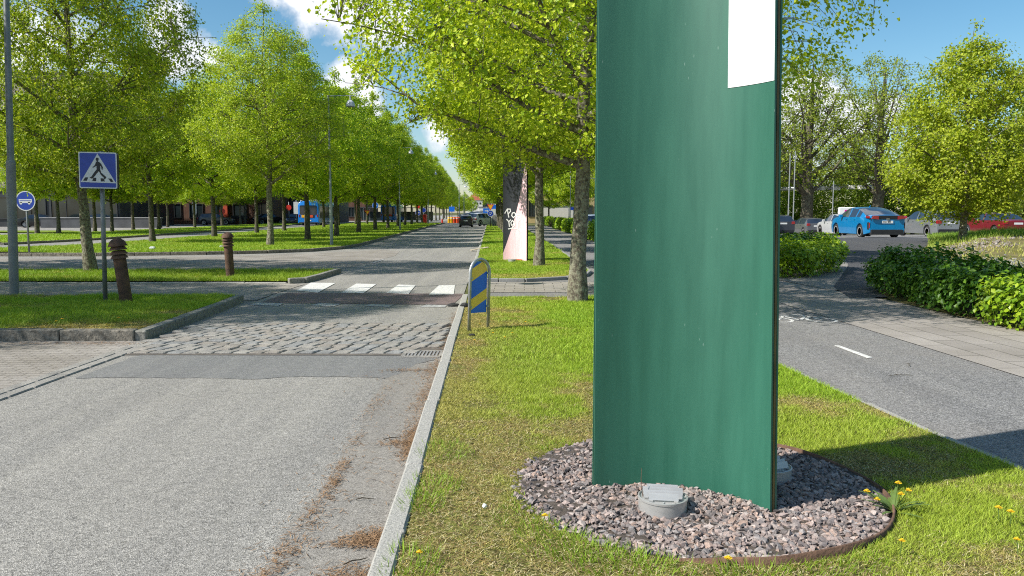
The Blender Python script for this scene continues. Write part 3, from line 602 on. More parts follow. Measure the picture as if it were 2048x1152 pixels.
# ------------------------------------------------------------------ trees
def tree_meshes(seed, H=10, Rc=3.4, clear=2.4, ntwig=1200, per=32, leaf=.04, trunk_r=.17, env=None, nl=24, limb_up=.55, barkm='bark', cols=None, spread=.16, clump=.35, lean=0, leafm='leaf', droop=.25, fork=False):
    rng = np.random.default_rng(seed); rnd = random.Random(seed)
    env = env or [(0, .45), (.1, .82), (.25, 1), (.45, .97), (.65, .8), (.85, .45), (1, .08)]
    E = lambda z: interp((z-clear)/(H-clear), env)*Rc
    mb = MB(); P = []; PR = []
    def addpath(pts, rad, n):
        mb.tube(pts, rad, n, cap=False)
        for i in range(len(pts)-1):
            for u in (0, .5): P.append(tuple(Vector(pts[i]).lerp(Vector(pts[i+1]), u))); PR.append(rad[i])
    # trunk / leader
    nseg = 12; pts = []; rad = []; ph = rnd.uniform(0, 6)
    for i in range(nseg+1):
        t = i/nseg; z = H*.95*t
        wob = .12*math.sin(ph+t*7)*t+.03*math.sin(ph+t*23)
        pts.append((wob+lean*min(z, 3.), .1*math.sin(ph*2+t*6)*t, z)); rad.append(max(.012, trunk_r*(1-t)**.75*(1.0+.28*math.exp(-z/.22))))
    dense = []; drad = []
    for i in range(nseg):
        for u in ((0, .34, .67) if i < 5 else (0,)):
            p = Vector(pts[i]).lerp(Vector(pts[i+1]), u); dense.append(p); drad.append((rad[i]*(1-u)+rad[i+1]*u)*(1+rnd.uniform(-.06, .07)))
    dense.append(Vector(pts[-1])); drad.append(rad[-1])
    mb.tube(dense, drad, 12, cap=False)
    for i in range(4, len(dense)): P.append(tuple(dense[i])); PR.append(drad[i])
    def lead(z):
        i = min(int(z/(H*.95)*nseg), nseg-1); u = z/(H*.95)*nseg-i; return Vector(pts[i]).lerp(Vector(pts[i+1]), u), rad[i]*(1-u)+rad[i+1]*u
    az = rnd.uniform(0, 6)
    for i in range(nl):
        t = i/(nl-1); z0 = clear*(.86 if not fork else .75)+(H*.84-clear)*t**(1.15 if not fork else 1.6); az += 2.4+rnd.uniform(-.4, .4)
        b, lr = lead(z0); rise = (limb_up+.3*t+rnd.uniform(-.2, .2)); z1 = z0; Lr = E(z0)*rnd.uniform(.7, 1.0)
        for _ in range(3): z1 = min(H*.98, z0+Lr*rise); Lr = max(.25, E(z1)*rnd.uniform(.78, 1.0))
        d = Vector((math.cos(az), math.sin(az), 0)); sd = Vector((-d.y, d.x, 0)); bend = rnd.uniform(-.25, .25); lp = []
        for k in range(6):
            u = k/5; lp.append(b+d*(Lr*u)+sd*(bend*Lr*math.sin(u*2.2)*.5)+Vector((0, 0, (z1-z0)*(u**1.15)+rnd.uniform(-.05, .05)*Lr*u)))
        r0 = min(lr*.62, .02+.018*Lr*(1.5 if fork else 1)); lrad = [max(.009, r0*(1-.86*k/5)) for k in range(6)]
        addpath(lp, lrad, 7)
        for q in range(5):
            k = 1+q % 4; s0 = lp[k].lerp(lp[k+1], rnd.random()); a2 = az+rnd.choice((-1, 1))*rnd.uniform(.45, 1.0); l2 = Lr*rnd.uniform(.25, .5)
            d2 = Vector((math.cos(a2), math.sin(a2), rnd.uniform(.1, .7))); sp = [s0+d2*(l2*u)+Vector((0, 0, -.12*l2*u*u)) for u in (0, .35, .7, 1)]
            addpath(sp, [lrad[k]*.6, lrad[k]*.45, lrad[k]*.3, .007], 5)
    P_ = np.array(P); PR_ = np.array(PR)
    # twig tips spread through an uneven crown
    tips = []; off = rng.uniform(0, 50, 3)
    while len(tips) < ntwig:
        z = clear-.25+(H-clear+.35)*rng.random(); rr = E(max(z, clear))*(rng.random()**.42)*1.03; a = rng.uniform(0, 6.283)
        if rng.random() > (E(max(z, clear))/Rc)**1.3+.05: continue
        p = (rr*math.cos(a)+pts[min(nseg, int(max(z, 0)/(H*.95)*nseg))][0], rr*math.sin(a), z)
        c = mnoise.noise(Vector((p[0]*.75+off[0], p[1]*.75+off[1], p[2]*.85+off[2])))+.55*mnoise.noise(Vector((p[0]*1.9+off[1], p[1]*1.9, p[2]*1.9)))
        if c < -clump+.5*(rng.random()-.5): continue
        tips.append(p)
    tips = np.array(tips); leaves_c = []; leaves_d = []
    for p in tips:
        d = np.linalg.norm(P_-p, axis=1)+np.maximum(0, P_[:, 2]-p[2])*.6; j = int(d.argmin()); b = P_[j]
        if d[j] > 2.4: continue
        mid = (b+p)/2+np.array([0, 0, .12*d[j]])+rng.normal(0, .05, 3)
        mb.tube([b, mid, p], [min(.011, PR_[j]*.6), .006, .003], 3, cap=False)
        m_ = int(per*rng.uniform(.6, 1.35)); u = rng.uniform(.25, 1.12, m_)[:, None]
        q = (1-u)**2*b+2*u*(1-u)*mid+u*u*p if d[j] < 1.2 else p+(mid-p)*(1-u)*.8
        q = q+rng.normal(0, spread, (m_, 3))*np.array([1, 1, .8]); leaves_c.append(q)
        out = q-np.array([0, 0, q[:, 2].mean()]); out[:, 2] *= .2; leaves_d.append(out/(np.linalg.norm(out, axis=1)[:, None]+1e-6))
    C = np.concatenate(leaves_c); D = np.concatenate(leaves_d); n = len(C)
    # leaf quads: hanging heart-like leaves with a fold
    nrm = D*.55+np.array([0, 0, .55])+rng.normal(0, .55, (n, 3)); nrm /= np.linalg.norm(nrm, axis=1)[:, None]
    a = rng.normal(0, 1, (n, 3))+D*.5+np.array([0, 0, -droop*3]); a -= nrm*(a*nrm).sum(1)[:, None]; a /= np.linalg.norm(a, axis=1)[:, None]+1e-9
    b = np.cross(nrm, a); s = leaf*rng.uniform(.5, 1.45, n)[:, None]
    v0 = C-a*s*.9; v1 = C-a*s*.05-b*s*.85+nrm*s*.28; v2 = C+a*s*1.15; v3 = C-a*s*.05+b*s*.85+nrm*s*.28
    co = np.stack([v0, v1, v2, v3], 1).reshape(-1, 3)
    cols = cols or [(.37, .48, .022), (.48, .58, .033), (.56, .63, .055), (.23, .35, .018)]
    cl = np.array(cols)[rng.integers(0, len(cols), n)]*rng.uniform(.8, 1.2, (n, 1))
    cm = np_mesh('crown', co, np.arange(n*4).reshape(-1, 4), M[leafm], np.repeat(cl, 4, 0))
    me = bpy.data.meshes.new('trunk'); me.from_pydata(mb.v, [], mb.f); me.materials.append(M[barkm]); me.polygons.foreach_set('use_smooth', [True]*len(me.polygons)); me.update()
    return me, cm
def plant(meshes, x, y, label, cat='tree', group=None, rz=0, s=1, sz=None, z=None, name='lime_tree', lean=None):
    t = thing(name, label, cat, (x, y, hz(x, y)+(0 if z is None else z)), rz, group)
    t.scale = (s, s, sz or s*(rnd.uniform(.92, 1.1) if group and 'median' in group else 1))
    if lean: t.rotation_euler = (lean[0], lean[1], rz)
    obj('trunk', meshes[0], t); obj('crown', meshes[1], t)
    return t
near = [tree_meshes(11, 10.5, 4.5, 2.75, 2000, 54, .0335, .145, spread=.14, clump=.28), tree_meshes(12, 10.4, 3.5, 3.05, 1550, 54, .0335, .14, spread=.14, clump=.25, env=[(0, .5), (.1, .85), (.25, 1), (.45, .93), (.62, .72), (.8, .42), (.92, .2), (1, .05)]),
        tree_meshes(17, 11.0, 3.7, 2.6, 1800, 52, .0345, .16, spread=.14, clump=.25)]
mid = [tree_meshes(21+i, 10.4, 3.35, 2.85, 840, 54, .048, .14, cols=[(.35, .48, .02), (.45, .57, .03), (.54, .62, .045), (.22, .36, .018)], spread=.13, clump=.22, barkm='bark_shaded', env=[(0, .5), (.1, .85), (.25, 1), (.45, .93), (.62, .72), (.8, .42), (.92, .2), (1, .05)]) for i in range(4)]
rnd = random.Random(3)
# right-hand row along the kerb
plant(near[0], 1.13, 13.5, 'mottled lime tree right beside the left edge of the green totem', group='lime trees of the right row', rz=.6, z=.03, lean=(0, R(3.2), 0))
plant(near[1], .79, 22.7, 'lime tree standing just right of the pink and black totem', group='lime trees of the right row', rz=2.2, z=.05)
yy = [32.2, 41, 50, 59, 67.5, 76, 84.5, 93]
for i, y in enumerate(yy):
    lb = 'lime tree right behind the pink and black totem' if i == 0 else f'lime tree of the right kerb row, {ORD[i]} in line behind the pink totem'
    plant(mid[i % 4], .79-.037*(y-22.7), y, lb, group='lime trees of the right row', rz=rnd.uniform(0, 6), s=rnd.uniform(.97, 1.08), z=.05)
# left: leaning tree on the narrow strip and two more outside the frame that throw their shade in
plant(near[2], -11.15, 20.6, 'big lime tree with leaning trunk behind the crossing sign', group='lime trees left of the road', rz=1.2, s=.86, sz=.98, lean=(0, -.06, 0), z=.04)
plant(near[1], -16.6, 12.2, 'lime tree at the left edge whose branches reach over the tall lamp pole', group='lime trees left of the road', rz=4.2, sz=1.12)
plant(near[1], -12.7, 10.3, 'lime tree outside the left edge of the view', group='lime trees left of the road', rz=2.7, sz=1.12)
plant(mid[1], -19.2, 21.2, 'lime tree far left on the narrow strip behind the tall lamp pole', group='lime trees left of the road', rz=2.7, sz=1.1)
# median rows
yA = [35.7, 42.3, 49.2, 57.0, 65.6, 74, 82.5, 90, 98, 106, 114, 123, 134, 146, 158, 172, 186, 200]
for i, y in enumerate(yA):
    x = -11.05-.022*max(0, y-49) if y < 49.5 else -10.9-.034*(y-49)
    nm = f'{ORD[i]} lime tree of the median front row, counted from the camera'
    plant(near[1] if i == 0 else mid[(i*3+1) % 4], x, y, nm, group='lime trees of the median front row', rz=rnd.uniform(0, 6), s=rnd.uniform(.94, 1.05), z=.08)
yB = [39.3, 47.5, 55.5, 62.4, 70, 77.5, 85, 96, 105, 113, 122, 132]
for i, y in enumerate(yB):
    x = -18.1-.03*max(0, y-60)
    plant(mid[(i*5+2) % 4], x, y, f'{ORD[i]} lime tree of the median back row beside the bus lane, from the camera', group='lime trees of the median back row', rz=rnd.uniform(0, 6), s=rnd.uniform(.95, 1.06), z=.08)
cC = [(-32.8, 54), (-31.6, 54.5), (-32, 60), (-30.4, 59.5), (-32.7, 67.5), (-30.7, 68), (-30.4, 75), (-36.5, 83), (-33, 89), (-34, 98), (-39, 104), (-35.8, 105), (-36, 113), (-38, 121)]
pl = ['at the far left next to the bus sign', 'just right of the round bus sign', 'half hidden by the leaning big trunk', 'right of the crossing sign pole', 'in front of the orange entrance', 'right behind the first median trunk', 'before the grey low wall end',
      'thin and pale before the grey wall', 'before the brown brick wall', 'left of the red round sign', 'behind the red round sign', 'beside the black bench', 'left of the dark blue car', 'between the dark car and the big bus']
for i, (x, y) in enumerate(cC):
    plant(mid[(i*7+3) % 4], x, y, f'lime tree on the far verge, {pl[i]}', group='lime trees on the far verge', rz=rnd.uniform(0, 6), s=rnd.uniform(.9, 1.05), z=.05)
# car park trees
big = [tree_meshes(41, 13.4, 6.0, 3.6, 950, 20, .062, .5, [(0, .5), (.12, .85), (.35, 1), (.6, .92), (.8, .62), (1, .2)], 20, .9, 'bark_far', [(.26, .34, .03), (.36, .42, .045), (.19, .26, .025)], .2, .02, fork=True),
       tree_meshes(42, 13.0, 5.6, 3.6, 850, 18, .062, .48, [(0, .5), (.12, .85), (.35, 1), (.6, .92), (.8, .62), (1, .2)], 20, .9, 'bark_far', [(.26, .34, .03), (.36, .42, .045), (.19, .26, .025)], .2, .02, fork=True)]
plant(big[0], 28.6, 76, 'thick dark tree behind the grey hatchback, open spring crown', rz=.4, s=1.3, name='old_tree', group='old trees in the car park')
plant(big[1], 35.0, 75, 'thick dark tree rising behind the bright blue car', rz=2.4, s=1.3, name='old_tree', group='old trees in the car park')
plant(big[0], 23.8, 79, 'old tree half hidden by the right edge of the green totem', rz=3.4, name='old_tree', group='old trees in the car park', s=1.25)
roadside = tree_meshes(45, 7.7, 2.75, 1.0, 1050, 44, .045, .13, [(0, .62), (.12, .95), (.3, 1), (.5, .9), (.75, .55), (1, .06)], 22, .5, 'bark', [(.3, .4, .018), (.4, .48, .03), (.48, .54, .045)], .15, .2)
plant(mid[3], 4.5, 22.4, 'small lime tree hidden behind the green totem', group='trees along the far path', rz=1, s=.74)
plant(roadside, 16.15, 28, 'bright yellow-green young tree on the stony bank before the red car', name='young_tree', rz=1)
# forest edge behind the car park
fcol = [(.24, .37, .04), (.33, .45, .055), (.4, .5, .07)]
fr = [tree_meshes(51, 8, 3.4, .7, 430, 22, .11, .16, [(0, .7), (.2, 1), (.6, .95), (.85, .6), (1, .1)], 16, .7, 'bark_far', fcol, .3, .35),
      tree_meshes(52, 15, 4.2, 1.0, 900, 28, .12, .2, [(0, .6), (.2, .9), (.45, 1), (.75, .7), (1, .1)], 18, .6, 'bark_birch', [(.28, .38, .06), (.36, .45, .09), (.42, .5, .12)], .3, .25, droop=.6),
      tree_meshes(53, 11.5, 3.8, 1.4, 420, 20, .075, .15, [(0, .4), (.3, .9), (.6, 1), (.85, .75), (1, .3)], 18, 1.2, 'bark_far', [(.3, .34, .07), (.38, .42, .1)], .25, .1)]
fx = [(26.5, 84, 0, 1, 'dense bush-like tree behind the grey hatchback'), (31.5, 86, 0, .95, 'dense low tree left of the advertising board'), (36.5, 83, 0, 1.02, 'dense low tree behind the roof of the bright blue car'), (41, 80, 0, 1, 'dark low tree right of the bright blue car'),
      (44.5, 74, 0, .95, 'low leafy tree behind the silver estate car'), (47, 79, 0, 1.2, 'leafy tree behind the young bank tree'), (50, 72, 1, .95, 'tall drooping birch at the right edge behind the red car'), (45.5, 70, 1, .72, 'pale-stemmed birch behind the silver estate car'),
      (54, 78, 1, 1.15, 'tallest drooping birch in the right corner'), (47.5, 66, 1, .9, 'birch with hanging twigs over the red car roof'), (25.2, 96, 2, 1.15, 'bare-looking tall tree seen beside the green totem'), (30.5, 98, 2, 1.2, 'sparse tall tree between the two thick trees'),
      (36.5, 97, 2, 1.25, 'sparse tall tree with thin twigs behind the bright blue car'), (42, 95, 2, 1.1, 'sparse tree left of the young bank tree'), (21.5, 82, 0, 1, 'low dark tree beside the right edge of the green totem'), (50.5, 92, 0, 1.6, 'broad dark tree behind the birches'), (23, 92, 0, 1.1, 'low tree behind the black off-roader')]
for x, y, k, s, lb in fx: plant(fr[k], x, y, lb, name='woodland_tree', group='trees of the wood behind the car park', rz=rnd.uniform(0, 6), s=s)
# trees at the right behind the paths (near the yellow building)
for x, y, k, lb in ((5.9, 74, 2, 'small tree with a dark stem in front of the yellow building'), (9.5, 66, 0, 'leafy tree behind the parked white cars, left of the totem'), (4.6, 98, 0, 'far leafy tree left of the yellow building'), (13, 58, 1, 'tree behind the green totem')):
    plant(mid[k], x, y, lb, group='trees along the far path', rz=rnd.uniform(0, 6), s=.85)
# far closing greenery
for x, y, s, lb in ((-19, 215, 1., 'dark far tree where the left row ends'), (-20, 232, 1.05, 'last dark tree of the left row in the distance'), (-25, 215, 1., 'dark far tree left of the distant lamp'), (-16.5, 238, .8, 'far dark tree right of the last left row tree'), (-15.6, 258, .8, 'farther dark tree closing the road, second from the red roof'), (-14.6, 282, .75, 'farthest dark tree just left of the red tower roof')):
    plant(mid[2], x, y, lb, group='far trees at the end of the road', s=s, rz=rnd.uniform(0, 6))
# ------------------------------------------------------------------ hedges
def hedge(name, label, cat, path, w, h, n, leaf, seed, cols, group=None, jit=.1, bump=.24):
    """path: plan polyline; leaf shell over a lumpy rounded cross-section plus inner stems"""
    rng = np.random.default_rng(seed); P = np.array(path, float); d = np.diff(P, axis=0); L = np.linalg.norm(d, axis=1); cum = np.concatenate([[0], L.cumsum()])
    tot = cum[-1]; s = rng.uniform(-w*.35, tot+w*.35, n); sc = np.clip(s, 0, tot); i = np.clip(np.searchsorted(cum, sc)-1, 0, len(L)-1); u = (sc-cum[i])/L[i]
    dv = d[i]/L[i][:, None]; base = P[i]+d[i]*u[:, None]+dv*(s-sc)[:, None]; nv = np.stack([-dv[:, 1], dv[:, 0]], 1)
    th = rng.uniform(0, math.pi, n); depth = rng.random(n)**2*.45
    endf = np.sqrt(np.clip(1-((s-sc)/(w*.36))**2, .15, 1))
    lump = 1+bump*2*(vnoise(s*1.4, th*2.2, seed)-.5)+bump*1.4*(vnoise(s*4, th*5, seed+1)-.5)
    sq = lambda c: np.sign(c)*np.abs(c)**.55
    lx = sq(np.cos(th))*w/2*(1-depth)*lump*endf; lz = sq(np.sin(th))*h*(1-depth)*lump*(.75+.25*endf)+.03
    x = base[:, 0]+nv[:, 0]*lx; y = base[:, 1]+nv[:, 1]*lx; z = lz+hgt(x, y)
    C = np.stack([x, y, z], 1)+rng.normal(0, jit*.4, (n, 3)); C[:, 2] = np.maximum(C[:, 2], hgt(x, y)+.02)
    D = np.stack([nv[:, 0]*np.cos(th), nv[:, 1]*np.cos(th), np.sin(th)], 1)
    nrm = D*.8+np.array([0, 0, .35])+rng.normal(0, .45, (n, 3)); nrm /= np.linalg.norm(nrm, axis=1)[:, None]
    a = rng.normal(0, 1, (n, 3))+np.array([0, 0, -.9]); a -= nrm*(a*nrm).sum(1)[:, None]; a /= np.linalg.norm(a, axis=1)[:, None]; b = np.cross(nrm, a); sz = leaf*rng.uniform(.6, 1.3, n)[:, None]
    co = np.stack([C-a*sz, C-b*sz*.72+nrm*sz*.2, C+a*sz*1.1, C+b*sz*.72+nrm*sz*.2], 1).reshape(-1, 3)
    c = np.array(cols)[rng.integers(0, len(cols), n)]*rng.uniform(.8, 1.2, (n, 1))
    t = thing(name, label, cat, (0, 0, 0), 0, group)
    obj('foliage', np_mesh('foliage', co, np.arange(4*n).reshape(-1, 4), M['hedge'], np.repeat(c, 4, 0)), t)
    mb = MB()
    for k in range(int(tot*9)+6):
        q = rng.uniform(0, tot); j = min(max(np.searchsorted(cum, q)-1, 0), len(L)-1); p = P[j]+d[j]*((q-cum[j])/L[j])+rng.normal(0, w*.12, 2); g = hz(p[0], p[1])-.02
        tp = p+rng.normal(0, w*.22, 2); mb.tube([(p[0], p[1], g), ((p[0]+tp[0])/2, (p[1]+tp[1])/2, g+h*.5), (tp[0], tp[1], g+h*.93)], [.02, .014, .005], 5, cap=False)
    mb.build('stems', M['bark_far'], t)
    return t
dark = [(.05, .14, .014), (.075, .18, .02), (.11, .24, .025), (.16, .3, .03)]
lite = [(.2, .33, .016), (.28, .41, .022), (.36, .48, .03), (.15, .28, .014)]
hedge('hedge', 'long dark green hedge beside the slab path, right of the asphalt ramp', 'hedge', [(8.0, 16.0), (7.55, 13.6), (7.3, 11.8)], 1.15, .72, 16000, .042, 3, dark)
hedge('hedge', 'brighter yellow-green hedge at the right edge of the view', 'hedge', [(7.25, 10.9), (7.4, 9.0), (7.9, 6)], 1.15, .62, 11000, .042, 4, lite)
hedge('bush', 'bright green bush left of the ramp beside the totem edge', 'bush', [(6.6, 19.4), (7.8, 20.4)], 1.7, .72, 10000, .044, 5, lite, bump=.25)
hedge('bush', 'taller weedy bush behind the bright bush at the car park edge', 'bush', [(8.2, 25), (10.2, 26.5)], 1.5, .42, 4500, .06, 6, dark+lite, bump=.3)
hedge('hedge', 'trimmed hedge along the far path between tree trunk and green totem', 'hedge', [(5.9, 23), (5.2, 31), (4.9, 40)], 1.1, .95, 9000, .06, 7, dark)
for i, (y0, y1, lb) in enumerate(((43, 47, 'box-cut hedge block nearest the speckled tree trunk'), (51, 56, 'second box-cut hedge block along the far path'), (61, 66, 'third box-cut hedge block along the far path'), (71, 78, 'farthest box-cut hedge block by the parked cars'), (90, 98, 'low hedge at the far end behind the pink totem'))):
    hedge('hedge', lb, 'hedge', [(5.0-.011*(y0-43), y0), (5.0-.011*(y1-43), y1)], 1.2, 1.05, 2600, .085, 20+i, lite, 'box-cut hedges along the far path', bump=.06)
# dandelions
def dandelion(px, py, z, label, k=1.0, head=True):
    x, y = G(px, py, z); t = thing('dandelion', label, 'flower', (x, y, z), rnd.uniform(0, 6), 'dandelions in the grass')
    h = .055*k; mb = MB(); mb.tube([(0, 0, -.01), (.004, .002, h*.6), (.008, 0, h)], .0022, 5); mb.build('stem', M['stem'], t)
    mb = MB(); rr = .017*k*(.85+.3*rnd.random())
    for ring, (r_, zz, n_) in enumerate(((rr, h+.001, 16), (rr*.72, h+.004, 12), (rr*.4, h+.007, 8))):
        for i in range(n_):
            a = 2*math.pi*(i+.5*ring)/n_; c_, s_ = math.cos(a), math.sin(a); w_ = r_*.24
            mb.add([(.008, 0, zz), (.008+c_*r_*.7-s_*w_, s_*r_*.7+c_*w_, zz+.004), (.008+c_*r_, s_*r_, zz+.001), (.008+c_*r_*.7+s_*w_, s_*r_*.7-c_*w_, zz+.004)], [(0, 1, 2, 3)])
    mb.build('flower_head', M['dandelion'], t)
M['stem'] = mat('stem_green', (.1, .16, .03), .7); M['dandelion'] = mat('dandelion_yellow', (.75, .5, .01), .7, var=.15)
dl = [(842, 1130, 'dandelion at the bottom of the picture next to the kerb'), (1087, 1054, 'dandelion at the left rim of the gravel bed'), (1455, 1143, 'dandelion below the front of the gravel ring'), (1800, 1104, 'dandelion in the grass right of the gravel ring, low in the picture'),
      (1998, 1038, 'left one of two dandelions close together at the right'), (2021, 1044, 'right one of two dandelions close together at the right'), (2036, 1104, 'dandelion at the bottom right corner'), (960, 657, 'dandelion right at the foot of the striped marker'),
      (986, 675, 'dandelion a little right of the striped marker foot'), (1011, 684, 'dandelion in straw grass below the striped marker, larger'), (950, 690, 'dandelion between kerb and striped marker'), (1024, 675, 'rightmost dandelion of the loose row below the marker'),
      (1013, 653, 'dandelion level with the marker feet'), (1050, 652, 'dandelion on the rise between marker and totem')]
for px, py, lb in dl: dandelion(px, py, .085, lb)
for px, py, lb in ((124, 648, 'dandelion on the kerbed island, right of two'), (112, 653, 'dandelion on the kerbed island, left of two'), (238, 645, 'dandelion on the island below the leaning bollard')): dandelion(px, py, .13, lb, 1.2)
# flowering dandelion clump at the gravel edge
cx_, cy_ = G(1788, 1022, .06); t = thing('dandelion_plant', 'leafy dandelion clump with yellow heads at the right rim of the gravel', 'plant', (cx_, cy_, .05)); mb = MB(); fl = MB()
for i in range(16):
    a = rnd.uniform(0, 6.283); L = rnd.uniform(.1, .2); e = rnd.uniform(.4, 1.3); c_, s_ = math.cos(a), math.sin(a)
    for k in range(5):
        u0, u1 = k/5, (k+1)/5; f = lambda u: (c_*L*u*math.cos(e*(1-u*.5)), s_*L*u*math.cos(e*(1-u*.5)), L*u*math.sin(e)*(1-.45*u)); wd = lambda u, q: (.004+.012*math.sin(math.pi*min(1, u*1.02)))*(1 if q else .55)
        A, B = f(u0), f(u1); mb.add([(A[0]-s_*wd(u0, 0), A[1]+c_*wd(u0, 0), A[2]), (A[0]+s_*wd(u0, 0), A[1]-c_*wd(u0, 0), A[2]), (B[0]+s_*wd(u1, 1), B[1]-c_*wd(u1, 1), B[2]), (B[0]-s_*wd(u1, 1), B[1]+c_*wd(u1, 1), B[2])], [(0, 1, 2, 3)])
mb.build('leaves', M['stem'], t)
for px, py in ((1790, 968), (1811, 983), (1797, 991), (1748, 1002), (1727, 985)):
    x, y = G(px, py, .16); x, y = cx_+(px-1788)/395, cy_-.02; h = max(.06, (1022-py)/395+.03); sm = MB(); sm.tube([(0, 0, 0), ((x-cx_)*.6, -.01, h*.6), (x-cx_, -.02, h)], .0022, 5); sm.build('stem', M['stem'], t)
    hd = MB()
    for ring, (r_, zz, n_) in enumerate(((.018, 0, 14), (.012, .004, 10), (.006, .007, 7))):
        for i in range(n_):
            a = 2*math.pi*(i+.5*ring)/n_; c2, s2 = math.cos(a), math.sin(a); w_ = r_*.26
            hd.add([(x-cx_, -.02, h+zz), (x-cx_+c2*r_*.7-s2*w_, -.02+s2*r_*.7+c2*w_, h+zz+.004), (x-cx_+c2*r_, -.02+s2*r_, h+zz), (x-cx_+c2*r_*.7+s2*w_, -.02+s2*r_*.7-c2*w_, h+zz+.004)], [(0, 1, 2, 3)])
    hd.build('flower_head', M['dandelion'], t)
# ------------------------------------------------------------------ totems
def panelmat(name, c, dark, rough=.36, streak=.5):
    m, t, b = nt(name); s1 = noisef(t, coords(t, (26, 26, .35)), 1.6, 5, .65); s2 = noisef(t, coords(t, (9, 9, 1.1)), 1.2, 5, .6)
    col = ramp(t, s2, [(.3, tuple(k*.88 for k in c)), (.7, tuple(k*1.1 for k in c))])
    col = mixc(t, ramp(t, s1, [(.58, (0, 0, 0)), (.85, (streak*.55,)*3)]), col, dark)
    sc = N(t, 'ShaderNodeTexVoronoi', Scale=5.); t.links.new(coords(t, (9, 9, 1.6)), sc.inputs['Vector'])
    nz = noisef(t, coords(t), 3.5, 3, .6)
    mm = N(t, 'ShaderNodeMath', operation='MULTIPLY'); t.links.new(ramp(t, sc.outputs['Distance'], [(.05, (1, 1, 1)), (.085, (0, 0, 0))]), mm.inputs[0]); t.links.new(ramp(t, nz, [(.56, (0, 0, 0)), (.62, (.45,)*3)]), mm.inputs[1])
    col = mixc(t, mm.outputs[0], col, (.38, .5, .44))
    t.links.new(col, b.inputs['Base Color']); b.inputs['Roughness'].default_value = rough; b.inputs['Specular IOR Level'].default_value = .6
    t.links.new(ramp(t, s2, [(.3, (rough*.9,)*3), (.7, (rough*1.25,)*3)]), b.inputs['Roughness'])
    return m
M['green_panel'] = panelmat('green_panel', (.02, .116, .074), (.013, .075, .05), .48)
M['dark_panel'] = panelmat('dark_panel', (.03, .034, .042), (.02, .02, .02), .38, .3)
M['pink_panel'] = panelmat('pink_panel', (.86, .58, .61), (.62, .4, .41), .5, .12)
M['edge_dark'] = mat('weathered_edge', (.02, .016, .01), .7, var=.5, scale=14)
M['edge_gold'] = mat('olive_edge', (.12, .09, .03), .6, .2, var=.5, scale=20, stretch=(1, 1, .2))
class Wall:                       # a sheet that is curved in plan and tapers a little upward
    def __init__(s, plan, taper=0.0):
        s.p = np.array(plan, float); d = np.linalg.norm(np.diff(s.p, axis=0), axis=1); s.c = np.concatenate([[0], d.cumsum()]); s.L = s.c[-1]; s.taper = taper
    def at(s, u, z, off=0):
        x = u*s.L; px = np.interp(x, s.c, s.p[:, 0]); py = np.interp(x, s.c, s.p[:, 1]); e = .012*s.L
        tx = np.interp(min(x+e, s.L), s.c, s.p[:, 0])-np.interp(max(x-e, 0), s.c, s.p[:, 0]); ty = np.interp(min(x+e, s.L), s.c, s.p[:, 1])-np.interp(max(x-e, 0), s.c, s.p[:, 1]); q = math.hypot(tx, ty)
        return (px-ty/q*off-s.taper*u*z, py+tx/q*off, z)
    def slab(s, name, mat_, parent, u0, u1, z0, z1, o0, o1, n=40, nz=6, smooth=True, us=None):
        mb = MB(); us = us or [u0+(u1-u0)*i/n for i in range(n+1)]; n = len(us)-1
        Z0 = z0 if callable(z0) else (lambda u: z0); Z1 = z1 if callable(z1) else (lambda u: z1)
        vs = []
        for o in (o0, o1):
            for j in range(nz+1):
                for u in us: vs.append(s.at(u, Z0(u)+(Z1(u)-Z0(u))*j/nz, o))
        w = n+1; h = (nz+1)*w; fs = []
        for j in range(nz):
            for i in range(n): fs += [(j*w+i, j*w+i+1, (j+1)*w+i+1, (j+1)*w+i), (h+j*w+i, h+(j+1)*w+i, h+(j+1)*w+i+1, h+j*w+i+1)]
        for j in range(nz): fs += [(j*w, (j+1)*w, h+(j+1)*w, h+j*w), (j*w+n, h+j*w+n, h+(j+1)*w+n, (j+1)*w+n)]
        for i in range(n): fs += [(i, h+i, h+i+1, i+1), (nz*w+i, nz*w+i+1, h+nz*w+i+1, h+nz*w+i)]
        mb.add(vs, fs); return mb.build(name, mat_, parent, angle=9)
def bez(a, c, b, n=28): return [((1-t)**2*a[0]+2*t*(1-t)*c[0]+t*t*b[0], (1-t)**2*a[1]+2*t*(1-t)*c[1]+t*t*b[1]) for t in [i/n for i in range(n+1)]]
t = thing('totem', 'tall curved green totem with a white panel, standing in the gravel bed', 'totem', (.95, 4.15, 0))
def unloc(o, t): o.location = -Vector(t.location); return o
plan = [(.462, 4.268), (.55, 4.279), (.652, 4.291)]+bez((.652, 4.291), (1.115, 4.289), (1.325, 3.872))[1:]
W = Wall(plan, .021); HT = 8.8
us = [0, .07, .14, .2]+[i/44 for i in range(10, 45)]
k0 = W.c[2]/W.L; us = [0, k0*.5, k0]+[k0+(1-k0)*i/34 for i in range(1, 35)]
unloc(W.slab('front_panel', M['green_panel'], t, 0, 1, .02, HT, 0, .012, us=us), t)
unloc(W.slab('back_panel', M['green_panel'], t, 0, 1, .02, HT-.002, .034, .046, us=us), t)
unloc(W.slab('core', M['edge_dark'], t, .004, .9965, .02, HT-.01, .0125, .0335, us=[.004+.9925*u for u in us]), t)
unloc(W.slab('edge_strip', M['edge_gold'], t, .9966, 1.001, .02, HT-.006, .017, .031, n=2), t)
uw = float(np.interp(1.150, W.p[:, 0], W.c))/W.L
unloc(W.slab('white_panel', M['white'], t, uw, .9985, 2.24, 4.6, -.003, -.0002, n=14), t)
